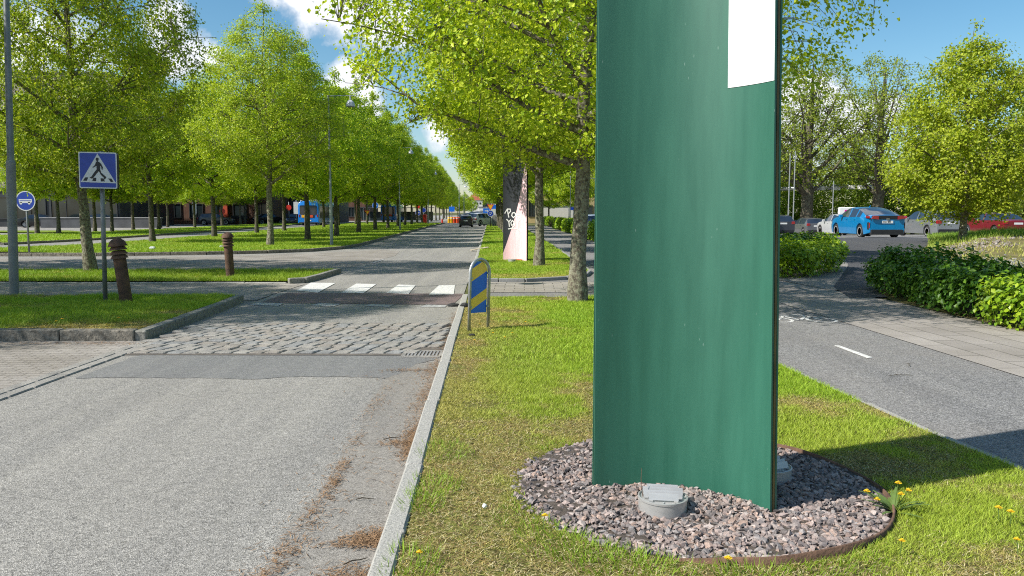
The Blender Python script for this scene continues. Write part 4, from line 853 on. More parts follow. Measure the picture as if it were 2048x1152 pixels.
# uplights in the gravel
def uplight(x, y, label, rz):
    t = thing('ground_light', label, 'ground light', (x, y, .0), rz, 'round uplights in the gravel')
    mb = MB(); mb.lathe([(.124, .0), (.124, .128), (.128, .13), (.128, .14), (.121, .142), (.118, .134), (0, .13)], n=48); mb.build('housing', M['alu'], t, angle=35)
    for i, (yy_, L) in enumerate(((-.066, .15), (-.022, .195), (.024, .205), (.068, .16))):
        mb = MB(); Rm = Matrix.Translation((0, yy_, .158)) @ Matrix.Rotation(R(-22), 4, 'X'); b_ = MB(); b_.box((0, 0, .0), (L, .0035, .036)); mb.add([tuple(Rm @ Vector(v)) for v in b_.v], b_.f)
        for sx in (-1, 1): mb.box((sx*(L/2-.012), yy_-.01, .139), (.02, .02, .006))
        mb.build('louvre', M['alu'], t)
    for a in (-1.57, .5, 2.6):
        mb = MB(); mb.lathe([(.007, .138), (.007, .145), (.004, .147), (0, .147)], (.11*math.cos(a), .11*math.sin(a), 0), 8); mb.build('screw', M['steel'], t)
lx, ly = G(1335, 1041, .06)
uplight(lx, ly+.13, 'round silver uplight with louvres in front of the green totem', R(-8))
uplight(1.49, 4.40, 'round uplight in the shade behind the right edge of the green totem', R(24))
mb = MB(); x, y = G(1284, 1020, .06); mb.tube([(x, y, .04), (x+.004, y, .12), (x-.006, y+.01, .22), (x-.004, y+.01, .28)], [.0022, .002, .0015, .0008], 5)
tag(mb.build('dry_stalk', M['rust_edge']), 'thin dry stalk sticking up beside the silver uplight', 'plant')
# pink and black totem
t = thing('totem', 'tall curved black totem with a pink cone shape and white graffiti', 'totem', (.08, 24.8, 0))
W = Wall([(-.285, 24.98)]+bez((-.285, 24.98), (.2, 24.98), (.46, 24.5))[1:], .0)
unloc(W.slab('front_panel', M['dark_panel'], t, 0, 1, .03, 8.9, 0, .012), t)
unloc(W.slab('back_panel', M['dark_panel'], t, 0, 1, .03, 8.898, .03, .05), t)
pk = [(0, .30), (.275, 1.03), (.46, 1.57), (.6, 2.01), (.72, 2.5), (.85, 3.02), (1, 3.3)]
unloc(W.slab('pink_panel', M['pink_panel'], t, 0.001, .999, .035, lambda u: interp(u, pk), -.004, -.0005, n=44), t)
unloc(W.slab('pink_panel', M['pink_panel'], t, .45, .999, 7.2, 8.7, -.004, -.0005, n=20), t)
unloc(W.slab('red_stain', M['red'], t, .45, .75, .036, .12, -.006, -.0042, n=8), t)
gz = lambda zy: 1.6-((400+zy/8.86)-425)/1560*24.8
gu = lambda zx: (zx-105)/400
strokes = [[(130, 235), (150, 190), (165, 160), (172, 230), (185, 305)], [(165, 160), (205, 162), (210, 200), (178, 245)], [(262, 222), (235, 232), (226, 275), (250, 312), (284, 280), (280, 238), (262, 222)],
           [(300, 265), (305, 330)], [(300, 265), (375, 268), (378, 345)], [(318, 292), (350, 290), (352, 312), (325, 322)], [(335, 330), (355, 345), (340, 372), (322, 350), (335, 330)],
           [(155, 342), (185, 385)], [(212, 350), (185, 385), (193, 470)], [(235, 362), (214, 400), (222, 445), (252, 440), (262, 395), (235, 362)], [(262, 395), (270, 450), (235, 490)], [(178, 512), (215, 505)], [(215, 500), (270, 500), (345, 522)], [(345, 540), (382, 498)], [(350, 500), (388, 556)], [(322, 400), (326, 500)]]
mb = MB()
for s in strokes:
    w = .016
    for i in range(len(s)-1):
        (x0, y0), (x1, y1) = s[i], s[i+1]; a = Vector((gu(x0)*W.L, gz(y0))); b = Vector((gu(x1)*W.L, gz(y1))); d = (b-a).normalized(); n_ = Vector((-d.y, d.x))*w
        mb.add([W.at(q.x/W.L, q.y, -.008) for q in (a+n_-d*w*.6, a-n_-d*w*.6, b-n_+d*w*.6, b+n_+d*w*.6)], [(0, 1, 2, 3)])
unloc(mb.build('graffiti', M['white'], t), t)
mb = MB(); mb.lathe([(.13, .0), (.13, .12), (.11, .13), (0, .13)], (.0, 24.3, .03), 20); tag(mb.build('ground_light', M['alu']), 'small round uplight at the foot of the pink totem', 'ground light')
sheet('bed_soil', [(.1+.75*math.cos(a), 24.75+.75*math.sin(a)) for a in np.linspace(0, 6.28, 30, endpoint=False)], .068, M['soil'])
# ------------------------------------------------------------------ poles, lamps, signs
def facing(x, y, z, rz=0): return Matrix.Translation((x, y, z)) @ Matrix.Rotation(rz, 4, 'Z')
def disc(r, n=28, c=(0, 0)): return [(c[0]+r*math.cos(2*math.pi*i/n), c[1]+r*math.sin(2*math.pi*i/n)) for i in range(n)]
def rrect(w, h, r, n=5):
    out = []
    for cx_, cy_, a0 in ((w/2-r, h/2-r, 0), (-w/2+r, h/2-r, 90), (-w/2+r, -h/2+r, 180), (w/2-r, -h/2+r, 270)):
        for k in range(n+1): a = R(a0+90*k/n); out.append((cx_+r*math.cos(a), cy_+r*math.sin(a)))
    return out
def street_lamp(x, y, h, label, d=1, r=.055, arm=1.15, base=0, tilt=0, group=None, mt='green_pole', rr=.21):
    t = thing('street_lamp', label, 'street lamp', (x, y, hz(x, y)+base), 0, group); t.rotation_euler = (0, tilt, 0)
    mb = MB(); mb.tube([(0, 0, -.03), (0, 0, h*.28)], [r*1.35]*2, 16); mb.tube([(0, 0, h*.28), (0, 0, h*.285), (0, 0, h)], [r*1.35, r, r*.62], 16); mb.build('pole', M[mt], t, angle=40)
    mb = MB(); mb.tube([(-.05*d, 0, h-.04), (arm*.4*d, 0, h-.02), (arm*d, 0, h-.02)], [.028, .024, .018], 8); mb.build('arm', M[mt], t)
    mb = MB(); mb.lathe([(.03, h-.03), (.035, h-.2), (.06, h-.22), (.12, h-.25), (rr*.85, h-.34), (rr, h-.46), (rr, h-.5), (rr*.9, h-.5)], (arm*.82*d, 0, 0), 24); sh = mb.build('lamp_shade', M['lamp_shade'], t, angle=35)
    mb = MB(); mb.lathe([(rr*.89, h-.498), (rr*.6, h-.53), (0, h-.54)], (arm*.82*d, 0, 0), 20); mb.build('lamp_glass', M['lamp_glass'], sh, smooth=True)
    return t
street_lamp(-9.08, 14.15, 8.6, 'tall thick grey lamp pole at the left edge, its top out of view', 1, .058, 1.3, .09, R(2.0), None, 'grey_pole')
gl = 'slim street lamps along the median'
street_lamp(-8.25, 35.7, 6.75, 'nearest slim street lamp on the median, beside the first trees', 1, .055, 1.2, .09, 0, gl)
street_lamp(-9.25, 64.6, 6.8, 'second slim street lamp on the median', 1, .055, 1.2, .09, 0, gl)
street_lamp(-10.7, 100, 6.8, 'third slim street lamp, its head lost among the leaves', 1, .06, 1.2, .09, 0, gl)
street_lamp(-10.1, 150, 6.9, 'fourth lamp, its head against the sky in the distance', 1, .08, 1.5, .0, 0, gl, rr=.3)
street_lamp(-11.4, 186, 6.9, 'farthest lamp seen against the sky at the end of the road', 1, .09, 1.5, .0, 0, gl, rr=.32)
street_lamp(6.55, 62, 4.35, 'low lamp right of the speckled tree trunk', -1, .05, .75, .0, 0, 'low lamps along the far path')
street_lamp(5.75, 79, 4.3, 'low lamp left of the speckled tree trunk', -1, .05, .75, .0, 0, 'low lamps along the far path')
def pole_only(name, px, Y, ztop, label, r=.05, m='steel', cat='pole', zb=None):
    X = (px-CX)/F_PX*Y; mb = MB(); mb.tube([(X, Y, hz(X, Y) if zb is None else zb), (X, Y, ztop)], [r, r*.7], 10); return tag(mb.build(name, M[m]), label, cat)
pole_only('lamp_pole', 1140, 68, 5.4, 'thin plain pole close to the left side of the speckled trunk', .04)
pole_only('flag_pole', 1574, 62, 6.2, 'left one of two thin pale poles above the black off-roader', .055)
pole_only('flag_pole', 1584, 62, 6.4, 'right one of two thin pale poles above the dark car', .055)
pole_only('lamp_pole', 1662, 60, 4.0, 'thin pale pole above the white saloon', .045)
pole_only('lamp_pole', 2016, 55, 8.4, 'pale pole at the right edge above the red car', .05)
pole_only('lamp_pole', 276, 92, 5.2, 'pale pole before the orange entrance', .09, 'steel')
pole_only('lamp_pole', 514, 96, 5.0, 'pale pole just left of the first median trunk', .09, 'steel')
def plate_sign(name, label, x, y, z0, top, plates, rz=0, r=.03, pole='grey_pole', group=None, lean=0):
    """plates: list of (part name, outline, centre height, material, thickness, children[(name, outline, mat)])"""
    t = thing(name, label, 'road sign', (x, y, z0), rz, group); t.rotation_euler = (0, lean, rz)
    mb = MB(); mb.tube([(0, 0, -.05), (0, 0, top)], r, 12); mb.build('pole', M[pole], t, smooth=True)
    for pn, poly, zc, m_, th, ch in plates:
        mb = MB(); mb.prism(poly, facing(0, -r, zc), th); p = mb.build(pn, M[m_], t)
        for i, (cn, pl, cm) in enumerate(ch):
            mb = MB(); e = th+.0015*(i+.0)
            for q in pl: mb.prism(q, facing(0, -r-e-.0003, zc), .0015)
            mb.build(cn, M[cm], p)
    return t
zz = lambda pts: [((a-580)/750*.6, (562-b)/725*.585) for a, b in pts]
fig = [zz([(552, 312), (590, 308), (603, 330), (600, 360), (580, 384), (550, 368), (545, 340)]),
       zz([(552, 392), (580, 378), (618, 398), (640, 425), (632, 470), (625, 560), (575, 575), (560, 540), (556, 480), (540, 455), (538, 420)]),
       zz([(545, 420), (552, 470), (525, 492), (482, 515), (476, 500), (512, 475), (535, 440)]), zz([(618, 398), (655, 440), (682, 500), (675, 550), (655, 540), (652, 500), (630, 455)]),
       zz([(560, 540), (600, 575), (560, 625), (480, 725), (455, 732), (415, 712), (418, 698), (445, 702), (500, 620)]), zz([(590, 560), (625, 540), (650, 610), (745, 695), (735, 715), (712, 742), (694, 740), (700, 712), (640, 655)])]
zeb = [zz([(325, 710), (388, 707), (362, 776), (282, 776)]), zz([(490, 715), (545, 712), (542, 780), (465, 778)]), zz([(632, 718), (690, 722), (715, 782), (634, 784)]), zz([(780, 720), (842, 722), (885, 788), (828, 790)])]
x, y = G(211, 605, .1)
t = plate_sign('pedestrian_sign', 'blue square pedestrian crossing sign with walking figure, on a grey pole', x, y, .1, 2.5,
    [('sign_box', rrect(.585, .575, .03), 2.185, 'sign_black', .1, [('border', [rrect(.6, .585, .03)], 'sign_white'), ('blue_panel', [rrect(.565, .55, .02)], 'blue_sign'), ('white_triangle', [zz([(580, 228), (935, 815), (237, 803)])], 'sign_white'), ('crossing_bars', zeb, 'sign_black'), ('walking_figure', fig, 'sign_black')])], rz=R(4), r=.036, lean=R(1.2))
zb = lambda pts: [((a-645)/320*.36, (558-b)/320*.36) for a, b in pts]
x, y = G(58.5, 505, .1)
plate_sign('bus_lane_sign', 'round blue bus lane sign with a white bus, far left', x, y, .1, 2.3,
    [('sign_disc', disc(.37), 1.93, 'sign_white', .01, [('blue_panel', [disc(.335)], 'blue_sign'), ('bus_symbol', [zb([(425, 498), (858, 498), (862, 600), (810, 622), (720, 625), (520, 625), (430, 605)]), disc(.05, 14, ((490-645)/320*.36, (558-632)/320*.36)), disc(.05, 14, ((765-645)/320*.36, (558-632)/320*.36))], 'sign_white'), ('bus_windows', [zb([(450, 538), (828, 538), (828, 560), (450, 560)])], 'blue_sign')])], r=.035)
# white-and-blue striped marker with a tube hoop
xa_, ya_ = G(938, 660, .07); xb_, yb_ = G(976, 654, .07); cxm, cym = (xa_+xb_)/2, (ya_+yb_)/2; hw = math.hypot(xb_-xa_, yb_-ya_)/2; ang = math.atan2(yb_-ya_, xb_-xa_)
t = thing('lane_marker', 'blue and yellow striped marker board in a grey tube hoop on the kerb grass', 'marker board', (cxm, cym, .06), ang)
t.rotation_euler = (0, R(2.2), ang)
mb = MB(); H_ = .93; mb.tube([(-hw, 0, -.05), (-hw, 0, H_-hw)]+[(-hw*math.cos(a), 0, H_-hw+hw*math.sin(a)) for a in np.linspace(.2, math.pi-.2, 12)]+[(hw, 0, H_-hw), (hw, 0, -.05)], .021, 14); mb.build('hoop', M['steel'], t, smooth=True)
w_ = hw-.03; outl = [(-w_, .22), (w_, .22)]+[(w_*math.cos(a), H_-hw+w_*math.sin(a)) for a in np.linspace(0, math.pi, 18)]
mb = MB(); mb.prism(outl, facing(0, .018, 0), .006); brd = mb.build('board', M['blue_board'], t)
dx, dy = -.43, .90                        # stripe normal (stripes rise to the right)
for a0, bw_ in ((.295, .13), (.632, .15)):
    q = clip(clip(outl, dx, dy, a0-.0), -dx, -dy, -(a0+bw_)); mb = MB(); mb.prism(q, facing(0, .0115, 0), .0012); mb.build('yellow_stripe', M['yellow_board'], brd)
for sx, z_ in ((-1, .68), (1, .74), (-1, .3), (1, .3)):
    mb = MB(); mb.box((sx*(hw-.022), .0, z_), (.03, .03, .022)); mb.build('clamp', M['steel'], t)
# bollards
def bollard(px, py, z, lean, label):
    x, y = G(px, py, z); t = thing('bollard', label, 'bollard', (x, y, z), 0, 'rusty ringed bollards'); t.rotation_euler = (R(2), lean, 0)
    mb = MB(); mb.lathe([(.098, -.06), (.098, .78)], n=28); mb.build('post', M['rust'], t, angle=40)
    for z_ in (.76, .83, .90):
        mb = MB(); mb.lathe([(.085, z_+.055), (.10, z_+.05), (.135, z_+.002), (.135, z_-.006), (.09, z_+.004)], n=28); mb.build('ring', M['rust'], t, angle=40)
    mb = MB(); mb.lathe([(.09, .95), (.145, .955), (.145, .965), (.115, 1.035), (.07, 1.07), (.03, 1.085), (0, 1.085)], n=28); mb.build('cap', M['rust'], t, angle=30)
bollard(253, 607, .1, R(-5), 'leaning rusty bollard beside the pedestrian sign, in shade')
bollard(461, 555, .05, R(-1.5), 'upright rusty bollard on the narrow grass strip, in sun')
# litter and small things on the ground
def slab_thing(name, px, py, z, d, m, label, cat, rz=0, tilt=(0, 0)):
    x, y = G(px, py, z); mb = MB(); mb.bbox((0, 0, d[2]/2), d, min(d)*.3); o = mb.build(name, M[m], loc=(x, y, z)); o.rotation_euler = (tilt[0], tilt[1], rz); return tag(o, label, cat)
M['plank'] = mat('weathered_board', (.4, .34, .25), .9, var=.3, scale=8)
slab_thing('board', 959, 498, .09, (.75, .3, .03), 'plank', 'pale board lying across the kerb in the distance', 'board', R(15), (0, R(-9)))
slab_thing('litter_box', 305, 499, .12, (.22, .14, .12), 'sign_white', 'small white box lying on the median lawn', 'litter')
slab_thing('paper_scrap', 444, 495, .12, (.2, .12, .08), 'sign_white', 'white scrap on the lawn behind the upright bollard', 'litter', .4)
def lump(name, px, py, z, r, m, label, cat, sc=(1, 1, 1), seed=0, n=2):
    bm = bmesh.new(); bmesh.ops.create_icosphere(bm, subdivisions=n, radius=r)
    for v in bm.verts: v.co *= 1+.35*mnoise.noise(v.co/r*1.3+Vector((seed, 0, 0))); v.co = Vector((v.co.x*sc[0], v.co.y*sc[1], v.co.z*sc[2]))
    me = bpy.data.meshes.new(name); bm.to_mesh(me); bm.free(); me.materials.append(M[m]); x, y = G(px, py, z)
    return tag(obj(name, me, loc=(x, y, z+r*sc[2]*.5)), label, cat)
lump('rubber_scrap', 906, 612, .01, .1, 'rubber', 'black rubber scrap on the faded stripe by the right kerb', 'litter', (1.1, .6, .35), 1)
lump('rubber_scrap', 929, 612, .075, .07, 'rubber', 'black clod on the kerb next to the striped marker', 'litter', (1, .8, .6), 2)
lump('dark_clod', 944, 671, .06, .035, 'rubber', 'dark clod in the grass at the foot of the marker', 'clod', (1.2, 1, .5), 3)
lump('pebble', 969, 1014, .07, .012, 'white', 'tiny white pebble in the dry grass', 'stone', (1, 1, 1), 4)
lump('pebble', 805, 1066, .07, .014, 'granite', 'pale pebble on the grass edge by the kerb', 'stone', (1, 1, .8), 5)
# twigs on road and path
def twig(px, py, z, L, rz, label, br=True):
    x, y = G(px, py, z); mb = MB(); p = [(-L/2, 0, .006), (-L*.15, L*.04, .012), (L*.2, -.02*L, .009), (L/2, L*.05, .006)]; mb.tube(p, [.003, .0035, .003, .0015], 5)
    if br: mb.tube([p[1], (L*.05, L*.17, .015)], [.0025, .001], 4); mb.tube([p[2], (L*.38, -.14*L, .008)], [.0025, .001], 4)
    o = mb.build('twig', M['bark_far'], loc=(x, y, z)); o.rotation_euler = (0, 0, rz); tag(o, label, 'twig', 'twigs')
twig(1800, 752, .006, .26, .2, 'thin twig on the cycle path, the nearer one'); twig(1818, 730, .006, .16, 1.2, 'small dark twig clump on the cycle path')
twig(786, 878, .006, .14, .5, 'curved twig among the needles by the kerb', False); twig(712, 1125, .006, .12, .6, 'dark stick on the sandy gutter at the bottom', False); twig(730, 1000, .006, .1, .1, 'thin twig on the road near the bottom needles', False)
# drain grate
x, y = G(850, 709); t = thing('storm_drain', 'rectangular iron drain grate at the end of the cobbles by the kerb', 'drain', (x-.02, y, .0))
mb = MB(); w, d = .42, .34
for c_, s_ in (((0, -d/2), (w, .05)), ((0, d/2), (w, .05)), ((-w/2, 0), (.05, d-.05)), ((w/2, 0), (.05, d-.05))): mb.bbox((c_[0], c_[1], .006), (s_[0], s_[1], .02), .004)
mb.build('frame', M['sett_stone'], t)
mb = MB()
for i in range(9): mb.box((-.16+.04*i, 0, .006), (.018, d-.05, .018))
mb.box((0, 0, .0), (w-.06, d-.06, .012)); mb.build('grate', M['concrete'], t)
# far road signs
tri = [(-.36, .31), (.36, .31), (0, -.31)]; tri2 = [(-.25, .24), (.25, .24), (0, -.2)]
plate_sign('yield_sign', 'yellow red-rimmed give way triangle over a blue roundabout disc, at the far kerb end', -2.27, 83, .08, 2.5, [('yield_plate', tri, 2.05, 'red', .01, [('yellow_panel', [tri2], 'yellow')]), ('round_plate', disc(.33), 1.42, 'sign_white', .01, [('blue_panel', [disc(.3)], 'blue_sign'), ('arrows', [[(-.16, .0), (-.05, .14), (.0, .06)], [(.16, .02), (.04, .15), (.06, .0)], [(0, -.17), (-.12, -.08), (.06, -.08)]], 'sign_white')])], r=.05, pole='black')
plate_sign('road_sign', 'blue square sign on a grey pole left of the give way sign', -3.1, 95, .0, 2.3, [('plate', rrect(.8, .6, .05), 1.8, 'blue_board', .01, [('arrow', [[(-.2, -.05), (.1, -.05), (.1, -.14), (.26, 0), (.1, .14), (.1, .05), (-.2, .05)]], 'sign_white')])], r=.05)
plate_sign('information_sign', 'pale board with blue panel behind the give way sign', -2.3, 98, .0, 3.2, [('plate', rrect(.9, 1.7, .05), 2.3, 'sign_white', .01, [('blue_panel', [rrect(.7, .5, .05)], 'blue_board')])], r=.05)
plate_sign('road_sign', 'round blue sign with white bar among the median trunks', -17.6, 101, .1, 2.75, [('plate', disc(.42), 2.4, 'sign_white', .01, [('blue_panel', [disc(.39)], 'blue_board'), ('white_bar', [rrect(.45, .14, .03)], 'sign_white')])], r=.045)
plate_sign('yield_sign', 'yellow red-rimmed give way triangle low among the median trunks', -17.9, 97, .1, 3.4, [('yield_plate', tri, 1.45, 'red', .01, [('yellow_panel', [tri2], 'yellow')])], r=.05)
plate_sign('road_sign', 'blue disc under a red-brown disc, right of the distant bus', -14.4, 120, .0, 3.3, [('plate', disc(.42), 1.55, 'sign_white', .01, [('blue_panel', [disc(.39)], 'blue_sign'), ('bar', [rrect(.5, .12, .03)], 'sign_white')]), ('red_plate', disc(.3), 2.5, 'red', .01, [])], r=.06)
plate_sign('road_sign', 'small round blue sign beside the third median lamp', -13.4, 119, .0, 2.4, [('plate', disc(.36), 1.95, 'sign_white', .01, [('blue_panel', [disc(.33)], 'blue_sign')])], r=.05)
plate_sign('no_entry_sign', 'round red sign on a pole before the dark building', -36.2, 98, .0, 4.1, [('plate', disc(.36), 1.75, 'red', .01, [])], r=.07, pole='steel')
plate_sign('banner', 'narrow pale green-white banner on a pole before the brick wall', -38.4, 95, .0, 3.2, [('flag', [(-.28, 1.0), (.2, 1.0), (.2, -.5), (0, -1.0), (-.05, -.6), (-.28, -.5)], 2.1, 'sign_white', .02, [])], r=.05, pole='steel')
plate_sign('red_disc_sign', 'round red sign beside a white panel left of the big bus', -29.6, 104, .0, 3.0, [('plate', disc(.36), 2.25, 'red', .01, [])], r=.06)
plate_sign('white_board', 'tall white panel beside the red disc, left of the big bus', -28.6, 104, .0, 3.2, [('plate', rrect(.7, 1.6, .04), 2.2, 'sign_white', .03, [])], r=.06)
plate_sign('road_sign', 'blue square sign behind the barrels on the left side', -10.9, 142, .0, 3.0, [('plate', rrect(1., .9, .05), 2.2, 'blue_board', .02, [])], r=.07)
plate_sign('road_sign', 'small blue sign seen between the two right-hand trunks', 7.2, 92, .0, 2.6, [('plate', rrect(.8, .35, .03), 2.05, 'blue_sign', .02, [])], r=.05)
mb = MB(); mb.bbox((-13.2, 118, .65), (.75, .75, 1.3), .06); tag(mb.build('red_bin', M['red']), 'red bin by the bus stop in the distance', 'bin')
def waste_post():
    t = thing('litter_bin', 'dark litter bin on a post in front of the yellow building', 'bin', (8.2, 89, 0)); mb = MB(); mb.tube([(0, 0, 0), (0, 0, 1.2)], .05, 8); mb.build('post', M['steel'], t); mb = MB(); mb.bbox((0, -.1, 1.05), (.55, .45, .95), .06); mb.build('bin', M['black'], t)
waste_post()
# barrels at the far junction
bar = [(898.5, 'y'), (901, 'r'), (903.5, 'y'), (906.5, 'r'), (909, 'r'), (911.5, 'y'), (915, 'r'), (918.5, 'r'), (940.5, 'y'), (943, 'r'), (945.8, 'y'), (948, 'r')]
M['barrel_red'] = mat('barrel_orange', (.62, .07, .02), .5, var=.1); M['barrel_yellow'] = mat('barrel_yellow', (.75, .42, .01), .5, var=.1)
for i, (px, c_) in enumerate(bar):
    Y = 120+.35*(i % 2); X = (px-CX)/F_PX*Y; cn = 'yellow' if c_ == 'y' else 'orange-red'
    t = thing('traffic_barrel', f'{cn} roadwork barrel, {ORD[i].replace("nearest", "leftmost")} from the left in the far row', 'barrel', (X, Y, 0), 0, 'roadwork barrels at the far junction')
    mb = MB(); mb.lathe([(.2, 0), (.23, .1), (.21, .45), (.23, .5), (.2, .85), (.14, .92), (0, .92)], n=16); mb.build('drum', M['barrel_yellow' if c_ == 'y' else 'barrel_red'], t, angle=40)
    mb = MB(); mb.lathe([(.217, .6), (.219, .72)], n=16); mb.build('band', M['sign_white'], t)
t = thing('marker_post', 'slim red and white roadwork post at the left of the far barrels', 'marker post', (-10.6, 119, 0)); mb = MB(); mb.tube([(0, 0, 0), (0, 0, .6)], [.14, .11], 10); mb.build('base', M['red'], t); mb = MB(); mb.tube([(0, 0, .6), (.04, 0, 1.35)], [.1, .06], 10); mb.build('post', M['sign_white'], t)
# grey block wall at the far kerb end
t = thing('block_wall', 'grey stacked concrete wall behind the give way sign', 'wall', (-1.75, 88, 0))
for i in range(5): mb = MB(); mb.bbox((0, 0, .14+.27*i), (1.0, .8, .255), .02); mb.build('course', M['concrete'], t)
# car-park portal (pipe with floodlights) and advertising board
t = thing('gantry', 'white pipe gantry with camera boxes across the road behind the car park', 'gantry', (34, 78, 0))
mb = MB(); mb.tube([(-8.2, 0, 3.95), (-2.5, 0, 3.98), (-2.2, 0, 4.18), (8.2, 0, 4.02)], .19, 12); mb.build('beam', M['steel'], t, smooth=True)
for sx in (-8.1, 8.1): mb = MB(); mb.tube([(sx, 0, -1.4), (sx, 0, 4.0)], .2, 12); mb.build('post', M['steel'], t)
for u in (-3.6, -2.4, -.9, .1, .9, 1.7): mb = MB(); mb.bbox((u+.4, -.35, 3.98+.1*(u > -2)), (.68, .6, .36), .05); mb.build('camera_box', M['white'], t)
mb = MB(); mb.bbox((2.6, 0, 4.9), (1.25, .2, .9), .04); s_ = mb.build('sign_panel', M['lamp_shade'], t)
mb = MB(); mb.prism(disc(.25, 16, (2.4, 4.86)), facing(0, -.105, 0), .02); mb.build('symbol', M['sign_black'], s_)
M['magenta'] = mat('magenta_print', (.65, .02, .33), .5)
t = thing('advert_board', 'white board with magenta print behind the bright blue car', 'sign board', (25.95, 60, hz(26, 60))); mb = MB(); mb.bbox((0, 0, 1.3), (1.9, .3, 1.7), .05); mb.build('panel', M['white'], t); mb = MB(); mb.prism([(-.55, 1.6), (.9, 1.75), (.9, 2.0), (-.55, 1.95)], facing(0, -.151, 0), .01); mb.prism([(.0, 1.6), (.25, 1.6), (.25, 1.0), (.0, 1.0)], facing(0, -.151, 0), .01); mb.build('print', M['magenta'], t)
for sx in (-.8, .8): mb = MB(); mb.tube([(sx, 0, -.1), (sx, 0, .5)], .05, 8); mb.build('leg', M['steel'], t)
# ------------------------------------------------------------------ cars
def car(name, label, cat, x, y, rz, paint, L=4.5, Wd=1.8, belt=.93, prof=None, side=(.2, .74), front=(.66, .82), rear=(.02, .16), wheels=(.18, .81), wr=.32, details=None, scale=1, group=None, pillars=(.44,), plate_z=.8, lights='box', lz=.85):
    """body is lofted from stations; local x runs from tail (0) to nose (L), z up. prof: roof line [(t,z)]"""
    t = thing(name, label, cat, (x, y, hz(x, y)+.015), rz, group); t.scale = (scale,)*3
    ts = set([0, .006, .02, .05, .09, .93, .965, .985, 1]+[i/22 for i in range(1, 22)])
    for w in wheels:
        for k in range(-5, 6): ts.add(w+(wr+.06)/L*math.sin(k*math.pi/10)*1.0)
        ts.add(w+(wr+.075)/L); ts.add(w-(wr+.075)/L)
    for a in side+front+rear+tuple(p+q for p in pillars for q in (-.009, .009)): ts.add(a)
    ts = sorted(q for q in ts if 0 <= q <= 1); ts = [q for i, q in enumerate(ts) if i == 0 or q-ts[i-1] > .0015]
    rows = []
    for q in ts:
        zr = interp(q, prof); nose = max(0, (q-.86)/.14); tail = max(0, (.1-q)/.1)
        w = Wd/2*(1-.20*nose**2.2-.09*tail**2); zs = min(belt+.06*(.5-q), zr-.045); gh = max(0, min(1, (zr-zs-.045)/.35))
        zb = .19+.1*tail+.06*nose; arch = 0
        for wv in wheels:
            dx_ = (q-wv)*L
            if abs(dx_) < wr+.055: arch = max(arch, wr+math.sqrt(max(0, (wr+.055)**2-dx_**2)))
        lo = max(zb, arch); mid = max(lo+.02, .55)
        wrf = (w-.05)*(1-gh)+(w-.2)*gh
        rows.append([(0, zb if not arch else lo), (w-.16, lo if arch else zb), (w-.035, lo+.0), (w, max(lo+.015, .42)), (w+.004, max(lo+.03, mid+.04)), (w-.02, max(zs, lo+.05)), (wrf, max(zr-.05-.02*(1-gh), lo+.06)), (wrf-.14, max(zr-.008, lo+.065)), (0, max(zr+.012, lo+.07))])
    n = len(ts); k = 9
    V = []
    for q, row in zip(ts, rows):
        for yy, z_ in row: V.append(((q-.5)*L, yy, z_))
        for yy, z_ in row: V.append(((q-.5)*L, -yy, z_))
    mbs = {}
    def put(tagn, f):
        mbs.setdefault(tagn, []).append(f)
    for i in range(n-1):
        tm = (ts[i]+ts[i+1])/2
        for s in (0, 1):
            o0, o1 = (i*2+s)*k, ((i+1)*2+s)*k
            for j in range(k-1):
                f = (o0+j, o0+j+1, o1+j+1, o1+j); g = 'body'
                if j == 5 and side[0] < tm < side[1] and not any(abs(tm-p) < .0095 for p in pillars): g = 'side_window%d' % s
                elif j in (6, 7) and front[0] < tm < front[1]: g = 'windscreen'
                elif j in (6, 7) and rear[0] < tm < rear[1]: g = 'rear_window'
                put(g, f)
    body = mbs['body']
    for i in (0, n-1):
        for s in (0, 1):
            o = (i*2+s)*k
            for j in range(1, k-2): body.append((o, o+j, o+j+1))
            body.append((o, o+k-2, o+k-1))
    for g, fl in mbs.items():
        mb = MB(); used = sorted({a for f in fl for a in f}); ix = {a: b for b, a in enumerate(used)}; mb.add([V[a] for a in used], [[ix[a] for a in f] for f in fl])
        me = mb.build(g.rstrip('01'), paint if g == 'body' else M['glass'], t)
        bm = bmesh.new(); bm.from_mesh(me.data); bmesh.ops.remove_doubles(bm, verts=bm.verts, dist=.0008); bmesh.ops.recalc_face_normals(bm, faces=bm.faces); bm.to_mesh(me.data); bm.free()
        me.data.polygons.foreach_set('use_smooth', [True]*len(me.data.polygons)); me.data.set_sharp_from_angle(angle=R(38))
    mb = MB(); mb.box((0, 0, .34), (L*.9, Wd-.42, .3)); mb.build('underbody', M['black'], t)
    for wv in wheels:
        for s in (-1, 1):
            Mx = Matrix.Translation(((wv-.5)*L, s*(Wd/2-.115), wr)) @ Matrix.Rotation(R(-90*s), 4, 'X')
            mb = MB(); mb.lathe([(wr*.64, .1), (wr*.9, .105), (wr, .07), (wr, -.07), (wr*.9, -.1), (wr*.6, -.1)], n=28, M=Mx); wh = mb.build('wheel', M['tyre'], t, angle=35)
            mb = MB()
            for a in range(5):
                an = 2*math.pi*a/5; ca, sa = math.cos(an), math.sin(an)
                b_ = [(r_*ca-w_*sa, r_*sa+w_*ca, h_) for r_, w_, h_ in ((.02, .05, .085), (wr*.64, .045, .098), (wr*.64, -.045, .098), (.02, -.05, .085))]; mb.add([tuple(Mx @ Vector(p)) for p in b_], [(0, 1, 2, 3)])
            mb.lathe([(wr*.56, .1), (wr*.66, .104), (wr*.66, .09)], n=28, M=Mx); mb.lathe([(0, .1), (.05, .098), (.06, .085)], n=12, M=Mx); mb.build('rim', M['rim'], wh)
            mb = MB(); mb.lathe([(0, .04), (wr*.62, .05)], n=20, M=Mx); mb.build('brake_disc', M['black'], wh)
